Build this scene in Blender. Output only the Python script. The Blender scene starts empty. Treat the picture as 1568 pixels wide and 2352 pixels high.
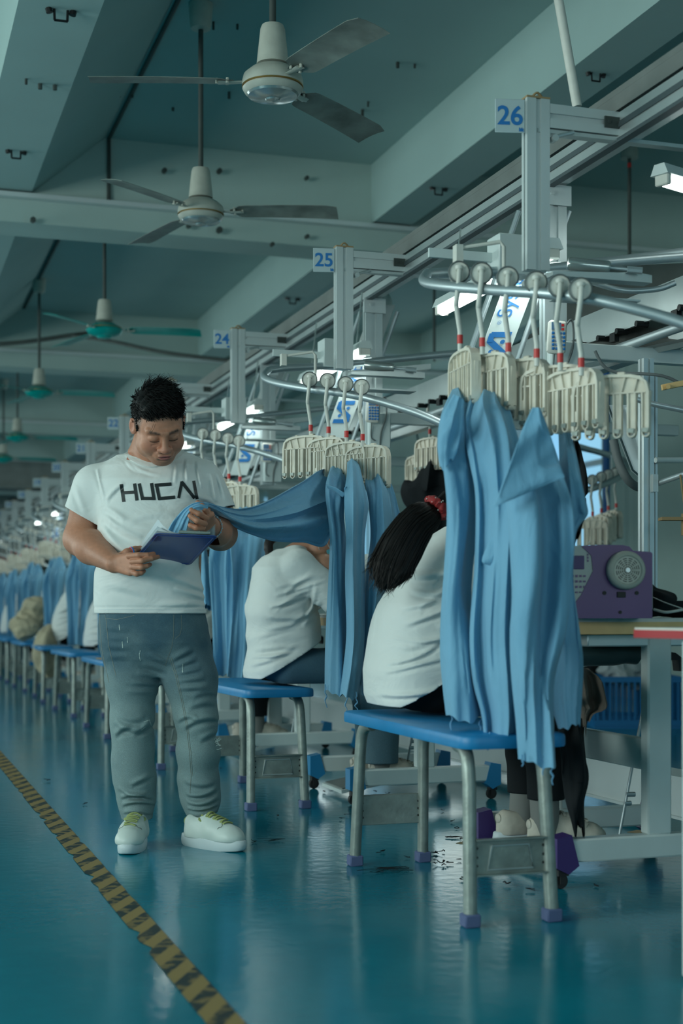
import bpy, math, random
import numpy as np
from mathutils import Vector, Matrix
from mathutils.bvhtree import BVHTree
R = math.radians
PI = math.pi
SC = bpy.context.scene
COL = SC.collection

# ------------------------------------------------------------------ camera, world, light, exposure
F, HOR, CAMH = 3300.0, 1400.0, 0.86          # focal length in pixels (1568x2352), horizon row, eye height
TH = math.atan2(1075.0, F)                   # the camera looks this far to the right of the aisle
CT, ST = math.cos(TH), math.sin(TH)
cam = bpy.data.cameras.new('camera')
cam.sensor_fit = 'VERTICAL'; cam.sensor_height = 36.0; cam.sensor_width = 24.0
cam.lens = 36.0 * F / 2352.0
cam.shift_y = (HOR - 1176.0) / 2352.0
cam.clip_start = 0.1; cam.clip_end = 200
cam.dof.use_dof = True; cam.dof.focus_distance = 5.35; cam.dof.aperture_fstop = 2.4
camo = bpy.data.objects.new('camera', cam); COL.objects.link(camo)
camo.location = (0, 0, CAMH); camo.rotation_euler = (R(90), 0, -TH)
SC.camera = camo
SC.view_settings.view_transform = 'Standard'; SC.view_settings.look = 'None'
SC.view_settings.gamma = 1.0; SC.view_settings.use_curve_mapping = False
SC.view_settings.exposure = 0.12
SC.cycles.use_denoising = True
SC.cycles.max_bounces = 6; SC.cycles.diffuse_bounces = 3; SC.cycles.glossy_bounces = 3
SC.cycles.transmission_bounces = 4; SC.cycles.transparent_max_bounces = 6
SC.cycles.sample_clamp_indirect = 4.0
SC.cycles.caustics_reflective = False; SC.cycles.caustics_refractive = False
w = bpy.data.worlds.new('world'); SC.world = w; w.use_nodes = True
w.node_tree.nodes['Background'].inputs[0].default_value = (0.35, 0.72, 0.85, 1)
w.node_tree.nodes['Background'].inputs[1].default_value = 0.4

def area(name, loc, rot, sx, sy, power, color):
    l = bpy.data.lights.new(name, 'AREA'); l.shape = 'RECTANGLE'; l.size = sx; l.size_y = sy
    l.energy = power; l.color = color
    o = bpy.data.objects.new(name, l); COL.objects.link(o)
    o.location = loc; o.rotation_euler = rot
    return o
DAY = (0.87, 1.0, 0.92)
# daylight through the windows of the left wall, of the wall behind the camera and of the right wall
for yy, pw in ((2.0, 230), (9.0, 140), (16.0, 95), (23.0, 95)):
    area('daylight_left', (-4.9, yy, 2.1), (R(90), 0, R(-90)), 4.6, 1.6, pw, DAY)
area('daylight_front', (1.0, -4.9, 2.3), (R(90), 0, 0), 7.0, 1.6, 70, DAY)
for yy in (15.5, 21.5):
    area('daylight_right', (6.75, yy, 1.9), (R(90), 0, R(90)), 3.6, 1.2, 22, DAY)
TUBE_W = 2.2

# ------------------------------------------------------------------ coordinates
def P(px, py, D):
    lat = (px - 784.0) / F * D
    return Vector((lat * CT + D * ST, D * CT - lat * ST, CAMH - (py - HOR) / F * D))
def CF(lat, D, z):                              # camera-ground frame to world
    return Vector((lat * CT + D * ST, D * CT - lat * ST, z))
def PX(px, X, z=None, py=None):                 # point on the vertical plane x = X seen in column px
    t = (px - 784.0) / F
    D = X / (t * CT + ST)
    return P(px, py, D) if z is None else CF(t * D, D, z)
ONES = ['fifteen', 'sixteen', 'seventeen', 'eighteen', 'nineteen', 'twenty', 'twenty-one', 'twenty-two', 'twenty-three', 'twenty-four', 'twenty-five', 'twenty-six']
def nw(k): return ONES[26 - k - 15]                # the plate number of station k, in words
def srgb(h, k=1.0):
    if isinstance(h, str):
        h = [int(h[i:i + 2], 16) / 255 for i in (0, 2, 4)]
    return tuple(((c / 12.92) if c <= .04045 else ((c + .055) / 1.055) ** 2.4) * k for c in h) + (1,)

# ------------------------------------------------------------------ materials
def mat(name, color, rough=.5, metal=0.0, var=0.0, scale=8.0, bump=0.0, bscale=60.0, emit=0, sheen=0, coat=0, alpha=1, spec=None, sss=0, trans=0):
    m = bpy.data.materials.new(name); m.use_nodes = True
    nt = m.node_tree; b = nt.nodes['Principled BSDF']
    c = srgb(color) if isinstance(color, str) else tuple(color) + ((1,) if len(color) == 3 else ())
    b.inputs['Base Color'].default_value = c
    b.inputs['Roughness'].default_value = rough; b.inputs['Metallic'].default_value = metal
    if spec is not None: b.inputs['Specular IOR Level'].default_value = spec
    if coat: b.inputs['Coat Weight'].default_value = coat; b.inputs['Coat Roughness'].default_value = .12
    if sheen: b.inputs['Sheen Weight'].default_value = sheen
    if emit: b.inputs['Emission Color'].default_value = c; b.inputs['Emission Strength'].default_value = emit
    if sss: b.inputs['Subsurface Weight'].default_value = sss; b.inputs['Subsurface Radius'].default_value = (.012, .004, .002)
    if trans: b.inputs['Transmission Weight'].default_value = trans
    tc = nt.nodes.new('ShaderNodeTexCoord')
    if var:
        n = nt.nodes.new('ShaderNodeTexNoise'); n.inputs['Scale'].default_value = scale; n.inputs['Detail'].default_value = 6
        nt.links.new(tc.outputs['Object'], n.inputs['Vector'])
        r = nt.nodes.new('ShaderNodeMapRange'); r.inputs[1].default_value = .3; r.inputs[2].default_value = .7
        r.inputs[3].default_value = 1 - var; r.inputs[4].default_value = 1 + var
        nt.links.new(n.outputs[0], r.inputs[0])
        mx = nt.nodes.new('ShaderNodeVectorMath'); mx.operation = 'SCALE'; mx.inputs[0].default_value = c[:3]
        nt.links.new(r.outputs[0], mx.inputs['Scale']); nt.links.new(mx.outputs[0], b.inputs['Base Color'])
    if bump:
        n = nt.nodes.new('ShaderNodeTexNoise'); n.inputs['Scale'].default_value = bscale; n.inputs['Detail'].default_value = 4
        nt.links.new(tc.outputs['Object'], n.inputs['Vector'])
        bp = nt.nodes.new('ShaderNodeBump'); bp.inputs['Strength'].default_value = bump; bp.inputs['Distance'].default_value = .01
        nt.links.new(n.outputs[0], bp.inputs['Height']); nt.links.new(bp.outputs[0], b.inputs['Normal'])
    return m
def N(m, t, **kw):
    n = m.node_tree.nodes.new(t)
    for k, v in kw.items(): setattr(n, k, v)
    return n

M = {}
M['wall'] = mat('painted_wall', (.39, .51, .48), .8, var=.07, scale=1.2, bump=.15, bscale=9)
M['ceil'] = mat('painted_ceiling', (.35, .49, .475), .85, var=.06, scale=.9, bump=.1, bscale=6)
M['alu'] = mat('aluminium', (.56, .62, .62), .38, .75, var=.05)
M['alu_dark'] = mat('aluminium_slot', (.10, .13, .14), .5, .6)
M['alu_white'] = mat('satin_aluminium', (.62, .68, .68), .45, .45)
M['tray'] = mat('grey_tray', (.20, .22, .21), .5, .5, var=.1)
M['tubesteel'] = mat('brushed_tube', (.48, .55, .57), .42, .7)
M['white_steel'] = mat('white_powder_coat', (.62, .70, .69), .4, var=.04)
M['white_pl'] = mat('white_plastic', (.66, .66, .60), .42, var=.05, scale=30)
M['hanger'] = mat('hanger_plastic', (.74, .69, .58), .42, var=.10, scale=25)
M['red'] = mat('red_plastic', (.62, .035, .03), .4)
M['steel'] = mat('stool_steel', (.28, .325, .30), .45, .45, var=.2, scale=18, bump=.1, bscale=90)
M['seat'] = mat('blue_seat', (.008, .21, .47), .42, var=.08, scale=14)
M['foot'] = mat('stool_foot', (.10, .13, .26), .6)
M['black'] = mat('black_rubber', (.012, .013, .014), .6)
M['blackmetal'] = mat('black_metal', (.02, .022, .023), .4, .6)
M['iron'] = mat('dark_rod', (.055, .07, .065), .6, .3, var=.2)
M['fan_white'] = mat('fan_enamel', (.46, .47, .41), .35, var=.08, scale=20)
M['fan_blade'] = mat('fan_blade', (.21, .235, .21), .45, .15, var=.35, scale=9)
M['fan_teal'] = mat('fan_teal', (.0, .36, .32), .3, .2, var=.1)
M['gold'] = mat('brass_line', (.40, .25, .08), .3, .9)
M['glassy'] = mat('chrome_plate', (.42, .47, .46), .18, .7)
M['blue_ink'] = mat('blue_lettering', (.008, .16, .46), .5)
M['sign'] = mat('sign_plate', (.43, .53, .55), .45)
M['cloth'] = mat('sky_blue_fabric', (.175, .405, .59), .78, var=.04, scale=3, bump=.12, bscale=420, sheen=.15)
M['cloth_dk'] = mat('steel_blue_fabric', (.11, .30, .46), .8, var=.05, scale=3, bump=.12, bscale=420)
M['cloth_pale'] = mat('pale_grey_fabric', (.42, .48, .50), .8, var=.05, scale=3)
M['thread'] = mat('loose_thread', (.16, .38, .60), .8)
M['blackcloth'] = mat('black_fabric', (.009, .012, .014), .85, spec=.2)
M['browncloth'] = mat('taupe_fabric', (.13, .105, .085), .85, bump=.2, bscale=200)
M['cream'] = mat('cream_fabric', (.48, .42, .29), .85, var=.15, scale=10)
M['tshirt'] = mat('white_cotton', (.72, .75, .73), .85, var=.015, scale=6, bump=.08, bscale=350, sheen=.1)
M['print'] = mat('black_print', (.010, .016, .017), .5, var=.3, scale=70)
M['hair'] = mat('black_hair', (.006, .006, .006), .55, spec=.25)
M['hair_b'] = mat('dark_brown_hair', (.010, .007, .006), .5, spec=.3)
M['scrunchie'] = mat('red_scrunchie', (.30, .02, .02), .7)
M['mask'] = mat('mask_fabric', (.12, .48, .56), .7)
M['shoe'] = mat('white_leather', (.60, .68, .64), .45, var=.03)
M['shoe_dirty'] = mat('worn_white_leather', (.50, .47, .40), .6, var=.14, scale=25)
M['sole'] = mat('rubber_sole', (.58, .66, .68), .5, var=.04)
M['lace'] = mat('lime_lace', (.34, .40, .15), .7)
M['sock'] = mat('grey_sock', (.18, .19, .18), .9)
M['board'] = mat('navy_board', (.012, .045, .21), .28, var=.08, scale=8, coat=.3)
M['paper'] = mat('white_paper', (.66, .74, .77), .7)
M['wood'] = mat('beech_edge', (.74, .49, .21), .55, var=.12, scale=12)
M['purple'] = mat('purple_casting', (.12, .048, .19), .38)
M['purple_dk'] = mat('purple_bracket', (.045, .022, .14), .45)
M['panel_w'] = mat('machine_panel', (.46, .50, .47), .45)
M['vent'] = mat('vent_cream', (.50, .50, .43), .4)
M['cyan_pl'] = mat('blue_cap', (.01, .20, .42), .4)
M['crate'] = mat('blue_crate', (.0, .17, .42), .5)
M['motor'] = mat('motor_green', (.035, .07, .075), .4, .3)
M['redge'] = mat('red_edging', (.42, .006, .012), .4)
M['cardboard'] = mat('cardboard', (.35, .24, .12), .8)
M['lint'] = mat('black_lint', (.008, .010, .012), .9)
M['peel'] = mat('tan_residue', (.33, .25, .14), .8, var=.2)
M['tube_on'] = mat('lit_tube', (.92, 1.0, .95), .4, emit=4)
M['led'] = mat('lit_lamp', (.9, 1.0, .97), .4, emit=9)
M['silver'] = mat('silver_chain', (.7, .72, .7), .2, .95)
M['lcd'] = mat('lcd_blue', (.10, .20, .35), .3)
M['cable'] = mat('grey_cable', (.12, .14, .14), .6)
M['nail'] = mat('fingernail', (.42, .27, .23), .35)
M['pane'] = mat('daylit_pane', (.30, .60, .80), .4, emit=.75)
M['curtain'] = mat('pale_blue_blind', (.30, .50, .62), .8, emit=.16)  # faint emission stands in for daylight shining through the blind
M['bluepipe'] = mat('blue_pipe', (.01, .12, .36), .5)

def crease(m, sc, st, dist=.012, det=3, rot=(0, 0, 0)):
    nt = m.node_tree; tc = N(m, 'ShaderNodeTexCoord'); mp_ = N(m, 'ShaderNodeMapping'); mp_.inputs['Scale'].default_value = sc; mp_.inputs['Rotation'].default_value = rot
    n = N(m, 'ShaderNodeTexNoise'); n.inputs['Scale'].default_value = 1; n.inputs['Detail'].default_value = det; n.inputs['Distortion'].default_value = .8
    b = N(m, 'ShaderNodeBump'); b.inputs['Strength'].default_value = st; b.inputs['Distance'].default_value = dist
    nt.links.new(tc.outputs['Object'], mp_.inputs[0]); nt.links.new(mp_.outputs[0], n.inputs['Vector']); nt.links.new(n.outputs[0], b.inputs['Height'])
    p = nt.nodes['Principled BSDF']; old = [l.from_node for l in p.inputs['Normal'].links]
    nt.links.new(b.outputs[0], old[0].inputs['Normal'] if old else p.inputs['Normal'])
for k_ in ('cloth', 'cloth_dk', 'cloth_pale', 'cream', 'browncloth'): crease(M[k_], (12, 12, 5), .35, .03)
crease(M['tshirt'], (6, 6, 9), .5, .025, rot=(.3, .3, 0))

# floor: worn blue epoxy with scuffs, scratches and dust
def floor_mat():
    m = mat('blue_epoxy_floor', (.0, .14, .20), .24)
    nt = m.node_tree; b = nt.nodes['Principled BSDF']; L = nt.links.new
    tc = N(m, 'ShaderNodeTexCoord')
    n1 = N(m, 'ShaderNodeTexNoise'); n1.inputs['Scale'].default_value = 1.1; n1.inputs['Detail'].default_value = 8; n1.inputs['Roughness'].default_value = .6
    L(tc.outputs['Object'], n1.inputs['Vector'])
    cr = N(m, 'ShaderNodeValToRGB'); cr.color_ramp.elements[0].position = .3; cr.color_ramp.elements[1].position = .75
    cr.color_ramp.elements[0].color = (.0, .17, .245, 1); cr.color_ramp.elements[1].color = (.0, .25, .34, 1)
    L(n1.outputs[0], cr.inputs[0])
    mp = N(m, 'ShaderNodeMapping'); mp.inputs['Scale'].default_value = (14, 90, 1); mp.inputs['Rotation'].default_value = (0, 0, .3)
    L(tc.outputs['Object'], mp.inputs[0])
    n2 = N(m, 'ShaderNodeTexNoise'); n2.inputs['Scale'].default_value = 1.0; n2.inputs['Detail'].default_value = 5; L(mp.outputs[0], n2.inputs['Vector'])
    c2 = N(m, 'ShaderNodeValToRGB'); c2.color_ramp.elements[0].position = .60; c2.color_ramp.elements[1].position = .80
    c2.color_ramp.elements[0].color = (0, 0, 0, 1); c2.color_ramp.elements[1].color = (.45, .45, .45, 1); L(n2.outputs[0], c2.inputs[0])
    mx = N(m, 'ShaderNodeMix', data_type='RGBA'); mx.inputs[7].default_value = (.05, .25, .33, 1)
    L(c2.outputs[0], mx.inputs[0]); L(cr.outputs[0], mx.inputs[6])
    n3 = N(m, 'ShaderNodeTexNoise'); n3.inputs['Scale'].default_value = 2.6; n3.inputs['Detail'].default_value = 9; n3.inputs['Roughness'].default_value = .65
    L(tc.outputs['Object'], n3.inputs['Vector'])
    c3 = N(m, 'ShaderNodeValToRGB'); c3.color_ramp.elements[0].position = .735; c3.color_ramp.elements[1].position = .80
    c3.color_ramp.elements[0].color = (0, 0, 0, 1); c3.color_ramp.elements[1].color = (.4, .4, .4, 1); L(n3.outputs[0], c3.inputs[0])
    mx2 = N(m, 'ShaderNodeMix', data_type='RGBA'); mx2.inputs[7].default_value = (.18, .15, .09, 1)
    L(c3.outputs[0], mx2.inputs[0]); L(mx.outputs[2], mx2.inputs[6]); L(mx2.outputs[2], b.inputs['Base Color'])
    rr = N(m, 'ShaderNodeMapRange'); rr.inputs[3].default_value = .07; rr.inputs[4].default_value = .24
    L(n1.outputs[0], rr.inputs[0]); L(rr.outputs[0], b.inputs['Roughness'])
    bp = N(m, 'ShaderNodeBump'); bp.inputs['Strength'].default_value = .18; bp.inputs['Distance'].default_value = .004
    n4 = N(m, 'ShaderNodeTexNoise'); n4.inputs['Scale'].default_value = 22; n4.inputs['Detail'].default_value = 3; L(tc.outputs['Object'], n4.inputs['Vector'])
    L(n4.outputs[0], bp.inputs['Height']); L(bp.outputs[0], b.inputs['Normal'])
    return m
M['floor'] = floor_mat()

def tape_mat():                                  # black stripes printed across yellow tape, worn off in patches
    m = mat('hazard_tape', (.30, .21, .06), .5)
    nt = m.node_tree; b = nt.nodes['Principled BSDF']; L = nt.links.new
    tc = N(m, 'ShaderNodeTexCoord'); sp = N(m, 'ShaderNodeSeparateXYZ'); L(tc.outputs['Object'], sp.inputs[0])
    md = N(m, 'ShaderNodeMath', operation='MULTIPLY'); md.inputs[1].default_value = 1 / .165; L(sp.outputs[1], md.inputs[0])
    sk = N(m, 'ShaderNodeMath', operation='MULTIPLY_ADD'); sk.inputs[1].default_value = -11.0; L(sp.outputs[0], sk.inputs[0]); L(md.outputs[0], sk.inputs[2])
    fr = N(m, 'ShaderNodeMath', operation='FRACT'); L(sk.outputs[0], fr.inputs[0])
    lt = N(m, 'ShaderNodeMath', operation='LESS_THAN'); lt.inputs[1].default_value = .5; L(fr.outputs[0], lt.inputs[0])
    n = N(m, 'ShaderNodeTexNoise'); n.inputs['Scale'].default_value = 26; n.inputs['Detail'].default_value = 8; L(tc.outputs['Object'], n.inputs['Vector'])
    gt = N(m, 'ShaderNodeValToRGB'); gt.color_ramp.elements[0].position = .44; gt.color_ramp.elements[1].position = .50; L(n.outputs[0], gt.inputs[0])
    mu = N(m, 'ShaderNodeMath', operation='MULTIPLY'); L(lt.outputs[0], mu.inputs[0]); 
    rg = N(m, 'ShaderNodeMapRange'); rg.inputs[3].default_value = .35; rg.inputs[4].default_value = 1; L(gt.outputs[0], rg.inputs[0]); L(rg.outputs[0], mu.inputs[1])
    mx = N(m, 'ShaderNodeMix', data_type='RGBA'); mx.inputs[6].default_value = (.30, .205, .065, 1); mx.inputs[7].default_value = (.012, .025, .024, 1)
    L(mu.outputs[0], mx.inputs[0]); L(mx.outputs[2], b.inputs['Base Color'])
    return m
M['tape'] = tape_mat()

def denim(name, dark, light, z0, z1):
    m = mat(name, dark, .8); nt = m.node_tree; b = nt.nodes['Principled BSDF']; L = nt.links.new
    tc = N(m, 'ShaderNodeTexCoord'); sp = N(m, 'ShaderNodeSeparateXYZ'); L(tc.outputs['Object'], sp.inputs[0])
    rg = N(m, 'ShaderNodeMapRange'); rg.interpolation_type = 'SMOOTHSTEP'
    rg.inputs[1].default_value = z1; rg.inputs[2].default_value = z0; L(sp.outputs[2], rg.inputs[0])
    n = N(m, 'ShaderNodeTexNoise'); n.inputs['Scale'].default_value = 7; n.inputs['Detail'].default_value = 7; L(tc.outputs['Object'], n.inputs['Vector'])
    ad = N(m, 'ShaderNodeMath', operation='MULTIPLY_ADD'); ad.inputs[1].default_value = 1.5; ad.inputs[2].default_value = -.75; L(n.outputs[0], ad.inputs[0])
    su = N(m, 'ShaderNodeMath', operation='ADD', use_clamp=True); L(rg.outputs[0], su.inputs[0]); L(ad.outputs[0], su.inputs[1])
    mx = N(m, 'ShaderNodeMix', data_type='RGBA'); mx.inputs[6].default_value = dark + (1,); mx.inputs[7].default_value = light + (1,); L(su.outputs[0], mx.inputs[0])
    n2 = N(m, 'ShaderNodeTexNoise'); n2.inputs['Scale'].default_value = 380; L(tc.outputs['Object'], n2.inputs['Vector'])
    mr = N(m, 'ShaderNodeMapRange'); mr.inputs[3].default_value = .6; mr.inputs[4].default_value = 1.4; L(n2.outputs[0], mr.inputs[0])
    sc = N(m, 'ShaderNodeVectorMath', operation='SCALE'); L(mx.outputs[2], sc.inputs[0]); L(mr.outputs[0], sc.inputs['Scale']); L(sc.outputs[0], b.inputs['Base Color'])
    bp = N(m, 'ShaderNodeBump'); bp.inputs['Strength'].default_value = .2; bp.inputs['Distance'].default_value = .003; L(n2.outputs[0], bp.inputs['Height']); L(bp.outputs[0], b.inputs['Normal'])
    return m
M['denim'] = denim('washed_denim', (.042, .10, .135), (.20, .285, .29), .35, .85)
M['denim_b'] = denim('faded_denim', (.05, .12, .17), (.09, .17, .21), .2, .6)
M['stitch'] = mat('tan_stitching', (.20, .22, .19), .8)
M['whisk'] = mat('frayed_threads', (.42, .52, .50), .8)

def vc_mat(name, rough, sss=0, bump=.12):
    m = mat(name, (.5, .5, .5), rough, bump=bump, bscale=260, sss=sss)
    a = N(m, 'ShaderNodeVertexColor'); a.layer_name = 'Col'
    m.node_tree.links.new(a.outputs[0], m.node_tree.nodes['Principled BSDF'].inputs['Base Color'])
    return m
M['skin'] = vc_mat('skin', .5, .0)

# ------------------------------------------------------------------ mesh builder
class MB:
    def __init__(s): s.v = []; s.f = []
    def add(s, vs, fs):
        k = len(s.v); s.v += [tuple(v) for v in vs]; s.f += [tuple(i + k for i in f) for f in fs]
        return s
    def box(s, c, d, rz=0, rx=0, ry=0, bev=0):
        x, y, z = (q / 2 for q in d); m = Matrix.Rotation(rz, 3, 'Z') @ Matrix.Rotation(ry, 3, 'Y') @ Matrix.Rotation(rx, 3, 'X'); c = Vector(c)
        if bev:
            b = min(bev, x * .9, y * .9, z * .9); vs = []; idx = {}
            for sx in (-1, 1):
                for sy in (-1, 1):
                    for sz in (-1, 1):
                        for a in range(3):
                            q = [sx * (x - b), sy * (y - b), sz * (z - b)]; q[a] = (sx, sy, sz)[a] * (x, y, z)[a]
                            idx[(sx, sy, sz, a)] = len(vs); vs.append(c + m @ Vector(q))
            fs = []
            for a in range(3):
                u, w_ = (a + 1) % 3, (a + 2) % 3
                for sa in (-1, 1):
                    q = []
                    for (su, sw) in ((-1, -1), (1, -1), (1, 1), (-1, 1)):
                        k = [0, 0, 0]; k[a] = sa; k[u] = su; k[w_] = sw; q.append(idx[(k[0], k[1], k[2], a)])
                    fs.append(q if sa > 0 else q[::-1])
                for su in (-1, 1):
                    for sw in (-1, 1):
                        k0 = [0, 0, 0]; k1 = [0, 0, 0]; k0[a] = -1; k1[a] = 1
                        for k in (k0, k1): k[u] = su; k[w_] = sw
                        fs.append([idx[(*k0, u)], idx[(*k1, u)], idx[(*k1, w_)], idx[(*k0, w_)]])
            for sx in (-1, 1):
                for sy in (-1, 1):
                    for sz in (-1, 1): fs.append([idx[(sx, sy, sz, a)] for a in range(3)])
            return s.add(vs, fs)
        vs = [c + m @ Vector((a * x, b * y, e * z)) for a in (-1, 1) for b in (-1, 1) for e in (-1, 1)]
        return s.add(vs, [(0, 1, 3, 2), (4, 6, 7, 5), (0, 4, 5, 1), (2, 3, 7, 6), (0, 2, 6, 4), (1, 5, 7, 3)])
    def tube(s, pts, r, n=12, cap=True, flat=1.0, up=None):
        pts = [Vector(p) for p in pts]; m = len(pts); rs = r if isinstance(r, (list, tuple)) else [r] * m
        vs = []; fs = []; ref = None
        for i, p in enumerate(pts):
            t = (pts[min(i + 1, m - 1)] - pts[max(i - 1, 0)]).normalized()
            if ref is None:
                ref = Vector(up) if up else (Vector((0, 0, 1)) if abs(t.z) < .9 else Vector((1, 0, 0)))
            a = (ref - t * ref.dot(t)).normalized(); b = t.cross(a); ref = a
            for k in range(n):
                q = 2 * PI * k / n; vs.append(p + (a * math.cos(q) * flat + b * math.sin(q)) * rs[i])
        for i in range(m - 1):
            for k in range(n): fs.append((i * n + k, i * n + (k + 1) % n, (i + 1) * n + (k + 1) % n, (i + 1) * n + k))
        if cap: fs.append(tuple(range(n))[::-1]); fs.append(tuple((m - 1) * n + k for k in range(n)))
        return s.add(vs, fs)
    def lathe(s, prof, c=(0, 0, 0), n=32, axis='Z', rot=None, cap=True):
        vs = []; fs = []; c = Vector(c)
        mt = rot or {'Z': Matrix.Identity(3), 'Y': Matrix.Rotation(R(90), 3, 'X'), 'X': Matrix.Rotation(R(90), 3, 'Y')}[axis]
        for (r, z) in prof:
            for k in range(n):
                q = 2 * PI * k / n; vs.append(c + mt @ Vector((r * math.cos(q), r * math.sin(q), z)))
        for i in range(len(prof) - 1):
            for k in range(n): fs.append((i * n + k, i * n + (k + 1) % n, (i + 1) * n + (k + 1) % n, (i + 1) * n + k))
        if cap: fs.append(tuple(range(n))[::-1]); fs.append(tuple((len(prof) - 1) * n + k for k in range(n)))
        return s.add(vs, fs)
    def prism(s, poly, ax, d, o=(0, 0, 0)):       # polygon (u,v) extruded by vector d; ax = (U,V) vectors
        U, V = Vector(ax[0]), Vector(ax[1]); o = Vector(o); d = Vector(d); n = len(poly)
        a = [o + U * p[0] + V * p[1] for p in poly]; b = [q + d for q in a]
        return s.add(a + b, [tuple(range(n))[::-1], tuple(range(n, 2 * n))] + [(i, (i + 1) % n, n + (i + 1) % n, n + i) for i in range(n)])
    def sphere(s, c, r, n=16, sc=(1, 1, 1)):
        vs = []; fs = []; m = n // 2
        for i in range(m + 1):
            a = PI * (i / m * .998 + .001)
            for k in range(n):
                q = 2 * PI * k / n; vs.append(Vector(c) + Vector((r * sc[0] * math.sin(a) * math.cos(q), r * sc[1] * math.sin(a) * math.sin(q), r * sc[2] * math.cos(a))))
        for i in range(m):
            for k in range(n): fs.append((i * n + k, (i + 1) * n + k, (i + 1) * n + (k + 1) % n, i * n + (k + 1) % n))
        return s.add(vs, fs)

SMOOTH_A = R(38)
def set_smooth(me, ang=SMOOTH_A):
    me.polygons.foreach_set('use_smooth', [True] * len(me.polygons))
    try: me.set_sharp_from_angle(angle=ang)
    except Exception: pass
def props(o, label=None, cat=None, group=None, kind=None):
    if label: o['label'] = label
    if cat: o['category'] = cat
    if group: o['group'] = group
    if kind: o['kind'] = kind
    return o
def empty(name, loc, label, cat, group=None, rz=0):
    o = bpy.data.objects.new(name, None); COL.objects.link(o); o.location = loc; o.rotation_euler = (0, 0, rz)
    o.empty_display_size = .05
    return props(o, label, cat, group)
def W(o):                                         # world matrix from plain loc / z-rot chain
    m = Matrix.Translation(o.location) @ o.rotation_euler.to_matrix().to_4x4()
    return W(o.parent) @ m if o.parent else m
def obj(name, mb, m, parent=None, label=None, loc=None, world=False, smooth=True, ang=SMOOTH_A):
    """one mesh object; world=True: the builder's vertices are world coordinates"""
    me = bpy.data.meshes.new(name)
    vs = mb.v
    if world:
        inv = W(parent).inverted() if parent else Matrix.Translation(-Vector(loc or (0, 0, 0)))
        a = np.array([tuple(v) for v in vs], float); im = np.array(inv)
        vs = (a @ im[:3, :3].T + im[:3, 3]).tolist()
    me.from_pydata([tuple(v) for v in vs], [], mb.f); me.update()
    if smooth: set_smooth(me, ang)
    me.materials.append(m if not isinstance(m, str) else M[m])
    o = bpy.data.objects.new(name, me); COL.objects.link(o)
    if parent: o.parent = parent
    elif loc is not None: o.location = loc
    if label: o['label'] = label
    return o
def struct(name, mb, m):
    o = obj(name, mb, m, smooth=False); o['kind'] = 'structure'; return o
CH = {}
def kids(o):
    return [c for c in bpy.data.objects if c.parent == o]
def copy_tree(o, loc=None, label=None, parent=None, kd=None, rz=None):
    c = o.copy(); COL.objects.link(c); c.parent = parent
    if loc is not None: c.location = loc
    if rz is not None: c.rotation_euler = (0, 0, rz)
    if label: c['label'] = label
    for k in (kd[o.name] if kd is not None else kids(o)): copy_tree(k, parent=c, kd=kd)
    return c
def kd_of(o):
    d = {o.name: kids(o)}
    for c in d[o.name]: d.update(kd_of(c))
    return d
def text_mb(txt, size, at, U, V, depth=.001, bold=0.0, align='CENTER'):
    """lettering as an outline mesh; U,V = directions of writing and up"""
    c = bpy.data.curves.new('lettering', 'FONT'); c.body = txt; c.size = size; c.align_x = align; c.offset = bold; c.extrude = 0
    o = bpy.data.objects.new('lettering', c); COL.objects.link(o)
    dg = bpy.context.evaluated_depsgraph_get(); me = o.evaluated_get(dg).to_mesh()
    U = Vector(U).normalized(); V = Vector(V).normalized(); n = U.cross(V)
    mb = MB(); mb.add([Vector(at) + U * v.co.x + V * v.co.y + n * depth for v in me.vertices], [tuple(p.vertices) for p in me.polygons])
    bpy.data.objects.remove(o); bpy.data.curves.remove(c)
    return mb
def spline(pts, n):
    """Catmull-Rom through points (sequence of vectors/arrays) -> n samples"""
    a = np.array([tuple(p) for p in pts], float); m = len(a)
    if m < 3:
        t = np.linspace(0, 1, n)[:, None]; return a[0] * (1 - t) + a[-1] * t
    e = np.vstack([2 * a[0] - a[1], a, 2 * a[-1] - a[-2]]); t = np.linspace(0, m - 1 - 1e-9, n); i = t.astype(int); f = (t - i)[:, None]
    p0, p1, p2, p3 = e[i], e[i + 1], e[i + 2], e[i + 3]
    return .5 * ((2 * p1) + (-p0 + p2) * f + (2 * p0 - 5 * p1 + 4 * p2 - p3) * f ** 2 + (-p0 + 3 * p1 - 3 * p2 + p3) * f ** 3)
def svec(pts, n): return [Vector(p) for p in spline(pts, n)]

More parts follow.
